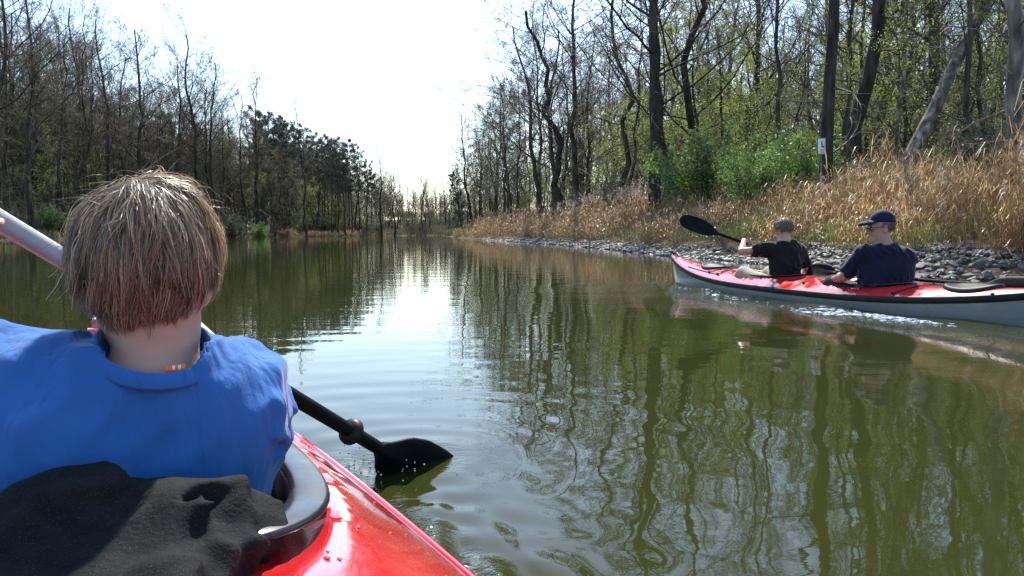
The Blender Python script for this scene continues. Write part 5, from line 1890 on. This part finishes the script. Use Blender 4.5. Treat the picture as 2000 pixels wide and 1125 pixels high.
sdf_part('shorts', boy_shorts, (-0.25, -0.2, -0.04), (0.25, 0.42, 0.28), 0.008, M['jeans'], boy)

# collar ring and the orange and white neck label
a = np.linspace(0, 2 * math.pi, 65)[:-1]
cc = np.stack([0.008 + 0.064 * np.cos(a), -0.003 + 0.068 * np.sin(a), 0.457 + 0.026 * np.sin(a) - 0.003 * np.cos(a) + 0.001 * np.cos(2 * a)], 1)
nr = np.stack([np.cos(a), np.sin(a), 0 * a], 1)
pr = [(-0.0035, 0.005), (-0.001, 0.007), (0.002, 0.0055), (0.0075, -0.008), (0.0075, -0.011), (0.002, -0.011), (-0.003, -0.002)]
CV = np.stack([cc + nr * q[0] + UP * q[1] for q in pr], 1)
i = np.arange(64 * 7).reshape(64, 7)
F = np.stack([i, np.roll(i, -1, 1), np.roll(np.roll(i, -1, 1), -1, 0), np.roll(i, -1, 0)], -1).reshape(-1, 4)
add('collar', mesh_from('collar', CV.reshape(-1, 3), [F[:, ::-1]], [M['blue_cloth']]), shirt)


def strip(x0, x1, z0, z1, off, mat, name, parent):
    xs_ = np.linspace(x0, x1, 6)
    V = []
    for z, o_ in ((z0, off), (z1, off)):
        for x in xs_:
            V.append((x, -0.0665 - o_ + 7.0 * (x - 0.008) ** 2, z))
    for z, o_ in ((z0, off + 0.0012), (z1, off + 0.0012)):
        for x in xs_:
            V.append((x, -0.0665 - o_ + 7.0 * (x - 0.008) ** 2, z))
    i = np.arange(24).reshape(4, 6)
    F = [np.stack([i[a_, :-1], i[a_, 1:], i[b_, 1:], i[b_, :-1]], 1) for a_, b_ in ((0, 1), (3, 2), (2, 0), (1, 3))]
    return add(name, mesh_from(name, np.array(V), F, [mat], smooth=False), parent)


strip(0.012, 0.033, 0.4365, 0.4445, 0.0, M['orange'], 'neck_label', shirt)
for k in range(2):
    strip(0.019 + k * 0.006, 0.022 + k * 0.006, 0.4385, 0.4438, 0.0016, M['white'], 'label_print', shirt)

# hair: under-layer plus thousands of strands
hc = HC + (HR @ np.array([0, -0.012, 0.03], np.float32)) * HS
hrad = np.array([0.073, 0.094, 0.092]) * HS


def boy_cap(P):
    q = (P - hc) @ HR
    d = ellipsoid(q, (0, -0.004, 0.002), hrad + 0.006)
    d = smin(d, ellipsoid(q, (0, -0.045, -0.052), (0.066, 0.044, 0.060)), 0.03)
    face = np.maximum(0.045 - q[:, 1], q[:, 2] - 0.045)
    low = -(q[:, 2] + 0.088 + 0.55 * np.clip(q[:, 1], -0.1, 0.03))
    ears = np.maximum(np.maximum(-(q[:, 1] + 0.030), q[:, 1] - 0.02), q[:, 2] + 0.045)
    return np.maximum(np.maximum(np.maximum(d, -face), low), -ears)


V1, F1 = polygonize(boy_cap, hc - 0.16, hc + 0.16, 0.0055)
V1 = relax(V1, F1, 2)


def keep_boy(q):
    return ~((q[:, 1] > 0.42) & (q[:, 2] < 0.42)) & (q[:, 2] > -0.62 - 0.25 * (q[:, 1] < -0.2)) & ~((np.abs(q[:, 0]) > 0.8) & (q[:, 1] > 0.0) & (q[:, 2] < -0.25))


def no_ear(q):
    return ~((np.abs(q[:, 0]) > 0.70) & (q[:, 2] < 0.02) & (q[:, 1] > -0.35))


def len_boy(q):
    return np.interp(q[:, 2], [-0.7, -0.3, 0.2, 0.6, 1.0], [0.052, 0.074, 0.098, 0.108, 0.105])


h1 = tufts(hc, HR, hrad + 0.003, 780, 30, 4, len_boy, lambda q: keep_boy(q) & no_ear(q), (-0.10, -0.50, 0.86))
h2 = tufts(hc, HR, hrad + 0.006, 34, 5, 6, lambda q: 0.060 + 0 * q[:, 2], lambda q: (q[:, 2] > -0.2) & (q[:, 1] < 0.6), (-0.10, -0.50, 0.86), loose=1.0)
h3 = tufts(hc, HR, hrad + 0.004, 130, 14, 9, lambda q: 0.050 + 0 * q[:, 2], lambda q: (q[:, 2] < -0.38) & (q[:, 2] > -0.86) & (q[:, 1] < 0.15) & no_ear(q), (-0.10, -0.50, 0.86), loose=0.3)
V, F = merge([h1, h2, h3])
SV, SF = np.asarray(V1), F1
add('hair', mesh_from('hair', np.concatenate([V, SV]), F + [SF[0] + len(V)], [M['hair_boy'], M['hair_base']], [0] * len(F) + [1]), boy)


# ------------------------------------------------------------------ grey speckled fabric draped over the seat back
def fleece_sdf(P):
    d = ellipsoid(P, (-0.085, -0.145, 0.290), (0.175, 0.055, 0.086))
    d = smin(d, ellipsoid(P, (0.062, -0.150, 0.310), (0.034, 0.040, 0.040)), 0.03)
    d = smin(d, ellipsoid(P, (-0.12, -0.215, 0.280), (0.165, 0.085, 0.062)), 0.05)
    d = smin(d, capsule(P, (-0.26, -0.25, 0.280), (-0.03, -0.270, 0.295), 0.030, 0.022), 0.03)
    d = smin(d, capsule(P, (0.060, -0.155, 0.300), (-0.03, -0.330, 0.292), 0.034, 0.030), 0.04)
    return d - folds(P, 0.016, 170, (0.85, 0.2, 0.35), 5) - folds(P, 0.009, 260, (0.7, 0.1, 0.7), 11)


fo = bpy.data.objects.new('seat_fabric', None)
V, F = polygonize(fleece_sdf, (-0.34, -0.42, 0.10), (0.24, 0.0, 0.46), 0.005)
V = relax(V, F, 2)
fo = add('fabric_bundle', mesh_from('fabric_bundle', V, F, [M['fleece']]), None, (BOY[0], BOY[1], 0), (0, 0, YAW_A))
tag(fo, 'dark grey speckled fabric bunched over the rim behind the person in blue', 'fabric')

# ------------------------------------------------------------------ the two paddlers in the other kayak
def kb(s, t=0.0):
    return KB + fB * s + rB * t


def adult(label, base, z0, J, mats, sizes, head):
    o = new_person(label, base, YAW_B, z0)
    hc_, hr_, hs_ = head
    s = sizes.get('limb', 1.0)
    sw = sizes['shoulder']
    lean = J['lean']                       # xy offset of the shoulder line from the hips
    sz_ = J['sh_z']
    girth = sizes['girth']
    cL, cR = np.array(J['shL']), np.array(J['shR'])
    mid = (cL + cR) / 2
    ex = (cR - cL) / np.linalg.norm(cR - cL)
    Rt = np.stack([ex, np.cross([0, 0, 1.0], ex), [0, 0, 1.0]], 1).astype(np.float32)
    nb = mid + np.array([0, -0.01, 0.03])

    def body_(P):
        d = head_sdf(P, hc_, hr_, hs_)
        d = smin(d, capsule(P, nb, np.asarray(hc_) + np.array([0, -0.015, -0.06]), 0.062, 0.056), 0.03)
        d = smin(d, capsule(P, cL, cR, 0.06, 0.06), 0.05)
        d = smin(d, ellipsoid(P, mid * 0.75 + np.array([0, 0, 0.02]), (0.15, 0.10, 0.20)), 0.05)
        d = smin(d, ellipsoid(P, (0, 0.0, 0.12), (0.155, 0.11, 0.12)), 0.06)
        for sh, el, wr, hf, hp, cu, th in J['arms']:
            d = smin(d, arm(P, np.array(sh), np.array(el), np.array(wr), s), 0.03)
            d = smin(d, hand_sdf(P, wr, hf, hp, s, cu, th), 0.014)
        for sg in (-1, 1):
            kn, an = np.array(J['knee']) * (sg, 1, 1), np.array(J['ankle']) * (sg, 1, 1)
            d = smin(d, capsule(P, (sg * 0.09, 0.04, 0.10), kn, 0.085, 0.055), 0.03)
            d = smin(d, capsule(P, kn, an, 0.055, 0.038), 0.03)
            d = smin(d, capsule(P, an, an + np.array([0, 0.12, 0.05]), 0.038, 0.028), 0.02)
        return d

    def shirt_(P):
        d = ellipsoid(P, (0, 0.0, 0.12), (0.165 * girth, 0.125 * girth, 0.19))
        d = smin(d, ellipsoid(P, mid * 0.62 + np.array([0, 0, 0.06]), (0.178 * girth, 0.125 * girth, 0.21), Rt), 0.08)
        d = smin(d, capsule(P, cL + ex * 0.02, cR - ex * 0.02, 0.072, 0.072), 0.07)
        d = smin(d, capsule(P, nb - np.array([0, 0, 0.05]), nb + np.array([0, 0, 0.01]), 0.085, 0.070), 0.06)
        for (sh, el, wr, *_), fr in zip(J['arms'], J['sleeve']):
            sh, el = np.array(sh), np.array(el)
            e = sh + (el - sh) * fr
            a_ = capsule(P, sh, e, 0.068 * s, 0.062 * s)
            a_ = np.maximum(a_, ((P - e.astype(np.float32)) @ ((el - sh) / np.linalg.norm(el - sh)).astype(np.float32)) - 0.006)
            d = smin(d, a_, 0.03)
        d = d - folds(P, 0.014, 120, (0.5, 0.1, 0.8), J['seed']) - folds(P, 0.010, 200, (-0.5, 0.2, 0.8), J['seed'] + 4)
        hole = capsule(P, nb + np.array([0, -0.002, 0.045]), np.asarray(hc_) + np.array([0, 0.03, 0.05]), 0.066, 0.14)
        return np.maximum(d, -hole)

    def legs_(P):
        d = ellipsoid(P, (0, 0.0, 0.11), (0.17 * girth, 0.13 * girth, 0.115))
        for sg in (-1, 1):
            kn = np.array(J['knee']) * (sg, 1, 1)
            d = smin(d, capsule(P, (sg * 0.09, 0.04, 0.10), kn, 0.10, 0.078), 0.03)
            an = np.array(J['ankle']) * (sg, 1, 1)
            d = smin(d, capsule(P, kn, kn + (an - kn) * 0.5, 0.078, 0.07), 0.03)
        return d - folds(P, 0.010, 50, (0.3, 0.9, 0.1), 7)
    sdf_part('body', body_, (-0.56, -0.28, -0.06), (0.52, 1.06, 1.0), 0.0065, mats['skin'], o)
    sh_o = sdf_part('shirt', shirt_, (-0.50, -0.30, -0.1), (0.46, 0.40, 0.75), 0.0075, mats['shirt'], o, 1)
    sdf_part('trousers', legs_, (-0.34, -0.26, -0.06), (0.34, 0.95, 0.46), 0.011, mats['trousers'], o)
    for sg in (-1, 1):
        c = np.asarray(hc_) + hr_ @ np.array([sg * 0.031, 0.0795, 0.0]) * hs_
        V, F = sphere(c, 0.009 * hs_, 10, 7)
        add('eye', mesh_from('eye', V, F, [M['eye']]), o)
    return o, sh_o, nb


# front paddler: black t-shirt, paddle up on the far side of the hull
fz = -0.04
fbase = kb(SEAT_F)
FPL = np.array([2.39, 8.25, 0.515])
FU = np.array([0.945, 0.02, -0.325])
FU /= np.linalg.norm(FU)
FA, FB2 = FPL - FU * 0.30, FPL + FU * 1.12
make_paddle('black paddle raised by the front paddler in the black t-shirt', FA, FB2, (0.25, 0.35, 0.90), (0.2, 0.9, 0.4), 0.015, (M['blade'], M['blade']), False, 0.0)
flh = to_local(FPL, fbase, rB, fB, fz)
frh = to_local(FPL + FU * 0.56, fbase, rB, fB, fz)
fw_l = flh + np.array([-0.055, -0.065, 0.030])
fw_r = frh + np.array([0.05, -0.060, 0.0])
FJ = dict(lean=(0, 0.1), sh_z=0.5, shL=(-0.175, 0.045, 0.505), shR=(0.17, 0.02, 0.475), seed=31, sleeve=(0.60, 0.62), knee=(0.16, 0.50, 0.23), ankle=(0.12, 0.86, 0.08), arms=[
    ((-0.175, 0.045, 0.505), (-0.43, 0.12, 0.475), fw_l, (0.6, 0.75, -0.1), (0.1, 0.2, -1.0), 0.85, 1),
    ((0.17, 0.02, 0.475), (0.285, 0.03, 0.25), fw_r, (-0.5, 0.8, 0.1), (-0.2, 0.4, -0.9), 0.85, -1)])
fhead = (np.array([0.015, 0.085, 0.685], np.float32), rot_head(R(12), R(-16)), 0.93)
fro, fsh, _ = adult('person in a black t-shirt in the front seat of the far kayak, arm raised', fbase, fz, FJ, dict(skin=M['skin'], shirt=M['black_cloth'], trousers=M['beige_cloth']), dict(shoulder=0.18, girth=0.93, limb=0.93), fhead)
hc2 = fhead[0] + fhead[1] @ np.array([0, -0.012, 0.03]) * 0.93
hr2 = np.array([0.073, 0.094, 0.092]) * 0.93


def cap2(P):
    q = (P - hc2.astype(np.float32)) @ fhead[1]
    d = ellipsoid(q, (0, -0.003, 0.004), hr2 + 0.008)
    face = np.maximum(0.05 - q[:, 1], q[:, 2] - 0.05)
    return np.maximum(np.maximum(np.maximum(d, -face), -(q[:, 2] + 0.058)), -np.maximum(np.maximum(-(q[:, 1] + 0.02), -np.abs(q[:, 0]) + 0.05), q[:, 2] + 0.012))


V1, F1 = polygonize(cap2, hc2 - 0.14, hc2 + 0.14, 0.007)
V1 = relax(V1, F1, 2)
h1 = strands(hc2, fhead[1], hr2 + 0.004, 3200, 8, lambda q: np.interp(q[:, 2], [-0.6, 0.2, 1], [0.022, 0.04, 0.06]), lambda q: ~((q[:, 1] > 0.45) & (q[:, 2] < 0.45)) & (q[:, 2] > -0.6), (0, -0.5, 0.86), (-0.3, 0, 0.3), 0.7, 0.2, 6, 0.0011, 0.05, (1.08, 1.22), 90)
V, F = merge([(V1, F1), h1])
add('hair', mesh_from('hair', V, F, [M['hair_front']]), fro)

# rear paddler: navy polo shirt, cap and sunglasses, head turned to the open water
rz_ = -0.05
rbase = kb(SEAT_R)
RJ = dict(lean=(0, 0.03), sh_z=0.5, shL=(-0.19, 0.07, 0.500), shR=(0.145, -0.05, 0.470), seed=47, sleeve=(0.80, 0.75), knee=(0.15, 0.48, 0.22), ankle=(0.12, 0.84, 0.08), arms=[
    ((-0.19, 0.07, 0.500), (-0.245, 0.235, 0.30), (-0.168, 0.470, 0.262), (0.06, 1.0, -0.10), (0.0, -0.1, -1.0), 0.10, 1),
    ((0.145, -0.05, 0.470), (0.13, 0.18, 0.29), (0.02, 0.30, 0.27), (-0.85, 0.45, -0.1), (0.1, 0.2, -1.0), 0.35, -1)])
rhead = (np.array([-0.03, 0.065, 0.715], np.float32), rot_head(R(68), R(-5)), 1.0)
rear, rsh, rnb = adult('person in navy polo shirt, cap and sunglasses in the rear seat of the far kayak', rbase, rz_, RJ, dict(skin=M['skin_tan'], shirt=M['navy_cloth'], trousers=M['jeans']), dict(shoulder=0.2, girth=1.22, limb=1.03), rhead)
RH = rhead[1]
hc3 = rhead[0] + RH @ np.array([0, -0.012, 0.03])
hr3 = np.array([0.073, 0.094, 0.092])


def cap3(P):
    q = (P - hc3.astype(np.float32)) @ RH
    d = ellipsoid(q, (0, -0.004, 0.010), hr3 + np.array([0.011, 0.012, 0.016]))
    d = np.maximum(d, -(q[:, 2] - 0.012 - 0.10 * np.clip(q[:, 1], -0.1, 0.1)))
    d = smin(d, np.maximum(ellipsoid(q, (0, 0.095, 0.018 - 0.01), (0.072, 0.098, 0.030)), np.maximum(-(q[:, 1] - 0.05), -(q[:, 2] - 0.016 + 1.6 * q[:, 0] ** 2 + 0.25 * (q[:, 1] - 0.09)))), 0.006)
    return d


capo = sdf_part('cap', cap3, hc3 - 0.22, hc3 + 0.22, 0.0055, M['cap_cloth'], rear, 1)


def put(q):
    return hc3 + RH @ np.array(q, float)


Rm_ = np.asarray(RH, float)
V, F = box(put((-0.012, 0.1195, 0.060)), (0.022, 0.0025, 0.009), Rm_)
add('cap_badge', mesh_from('cap_badge', V, F, [M['white']], smooth=False), capo)
V, F = box(put((-0.012, 0.1225, 0.057)), (0.017, 0.0020, 0.0035), Rm_)
add('badge_stripe', mesh_from('badge_stripe', V, F, [M['redprint']], smooth=False), capo)
h1 = strands(hc3, RH, hr3 + 0.003, 1500, 12, lambda q: 0.028 + 0 * q[:, 0], lambda q: (q[:, 1] < 0.25) & (q[:, 2] < 0.12) & (q[:, 2] > -0.55) & ~((q[:, 1] > -0.15) & (q[:, 2] < -0.1)), (0, -0.3, 0.95), (0, 0, 0), 0.2, 0.3, 5, 0.0011, 0.0, (1.05, 1.12))
add('hair', mesh_from('hair', *h1, [M['hair_grey']]), rear)
gl = bpy.data.objects.new('sunglasses', None)
parts = []
for sg in (-1, 1):
    V, F = sphere((0, 0, 0), (0.029, 0.006, 0.021), 16, 9)
    V = V + np.array([sg * 0.033, 0.1155 - 0.012 * 0 - abs(sg) * 0.008, -0.034])
    parts.append((V @ Rm_.T + hc3, F))
V, F = merge(parts)
glo = add('sunglasses', mesh_from('sunglasses', V, F, [M['lens']]), rear)
parts = [tube1([put((-0.012, 0.113, -0.026)), put((0, 0.117, -0.024)), put((0.012, 0.113, -0.026))], 0.0025, 6)]
for sg in (-1, 1):
    parts.append(tube1([put((sg * 0.060, 0.106, -0.026)), put((sg * 0.077, 0.088, -0.024)), put((sg * 0.083, -0.005, -0.026)), put((sg * 0.082, -0.03, -0.04))], 0.0026, 6))
V, F = merge(parts)
add('frame', mesh_from('frame', V, F, [M['black']]), glo)
# polo collar
a = np.linspace(0, 2 * math.pi, 49)[:-1]
cc = np.stack([0.068 * np.cos(a), 0.070 * np.sin(a), 0.012 * np.sin(a)], 1) + rnb + np.array([0, 0.004, 0.030])
nr = np.stack([np.cos(a), np.sin(a), 0 * a], 1)
pr = [(-0.004, 0.016), (0.003, 0.026), (0.011, 0.018), (0.024, -0.014), (0.020, -0.018), (0.004, -0.012)]
CV = np.stack([cc + nr * q[0] + UP * q[1] for q in pr], 1)
i = np.arange(48 * 6).reshape(48, 6)
F = np.stack([i, np.roll(i, -1, 1), np.roll(np.roll(i, -1, 1), -1, 0), np.roll(i, -1, 0)], -1).reshape(-1, 4)
add('collar', mesh_from('collar', CV.reshape(-1, 3), [F[:, ::-1]], [M['navy_cloth']]), rsh)

# the rear paddler's own paddle lies along the far side of the deck
def deckpt(t, s, lift):
    p = kb(s, t)
    return np.array([p[0], p[1], float(zdeckB(np.array(t), np.array(s))) + lift])


P1_, P2_ = deckpt(0.17, -0.27, 0.062), deckpt(0.235, -1.86, 0.085)
make_paddle('black paddle lying along the deck beside the rear paddler', P1_, P2_, (rB[0] * 0.5, rB[1] * 0.5, 0.85), (rB[0] * 0.2, rB[1] * 0.2, 0.95), 0.015, (M['blade'], M['blade']), False, 0.0)

# ------------------------------------------------------------------ drops thrown up by the paddle, and sun glints modelled on the wake
gs = np.random.default_rng(23)
M['spray_glint'] = principled('spray_glint', [(0.75, 0.78, 0.8), (0.85, 0.87, 0.88)], 20, 0.05, coat=1.0)  # white for the paddle drops and for the wake's painted sun glints
parts = []
for _ in range(70):
    p = np.array([BLADE_W[0] - 0.09, BLADE_W[1] - 0.09, 0]) + np.array([gs.normal(0, 0.09), gs.normal(0, 0.05), abs(gs.normal(0, 0.02)) + 0.003])
    parts.append(sphere(p, gs.uniform(0.0012, 0.0035), 6, 5))
V, F = merge(parts)
tag(add('paddle_spray', mesh_from('paddle_spray', V, F, [M['spray_glint']])), 'glinting drops round the dipping paddle blade', kind='stuff')

parts = []  # flattened white flecks imitate sun glinting off the choppy wake
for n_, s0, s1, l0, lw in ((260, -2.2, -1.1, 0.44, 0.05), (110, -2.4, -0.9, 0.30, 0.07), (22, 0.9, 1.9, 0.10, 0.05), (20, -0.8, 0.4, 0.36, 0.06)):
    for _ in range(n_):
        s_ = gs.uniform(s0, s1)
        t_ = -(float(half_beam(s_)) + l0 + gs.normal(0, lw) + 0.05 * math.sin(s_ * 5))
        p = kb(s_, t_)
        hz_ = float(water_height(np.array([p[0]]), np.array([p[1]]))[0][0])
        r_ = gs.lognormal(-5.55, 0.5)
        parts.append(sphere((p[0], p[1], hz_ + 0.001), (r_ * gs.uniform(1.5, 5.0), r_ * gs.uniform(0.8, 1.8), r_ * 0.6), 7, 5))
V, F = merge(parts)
tag(add('wake_glints', mesh_from('wake_glints', V, F, [M['spray_glint']])), 'white flecks standing in for sun glints in the wake of the far kayak', kind='stuff')
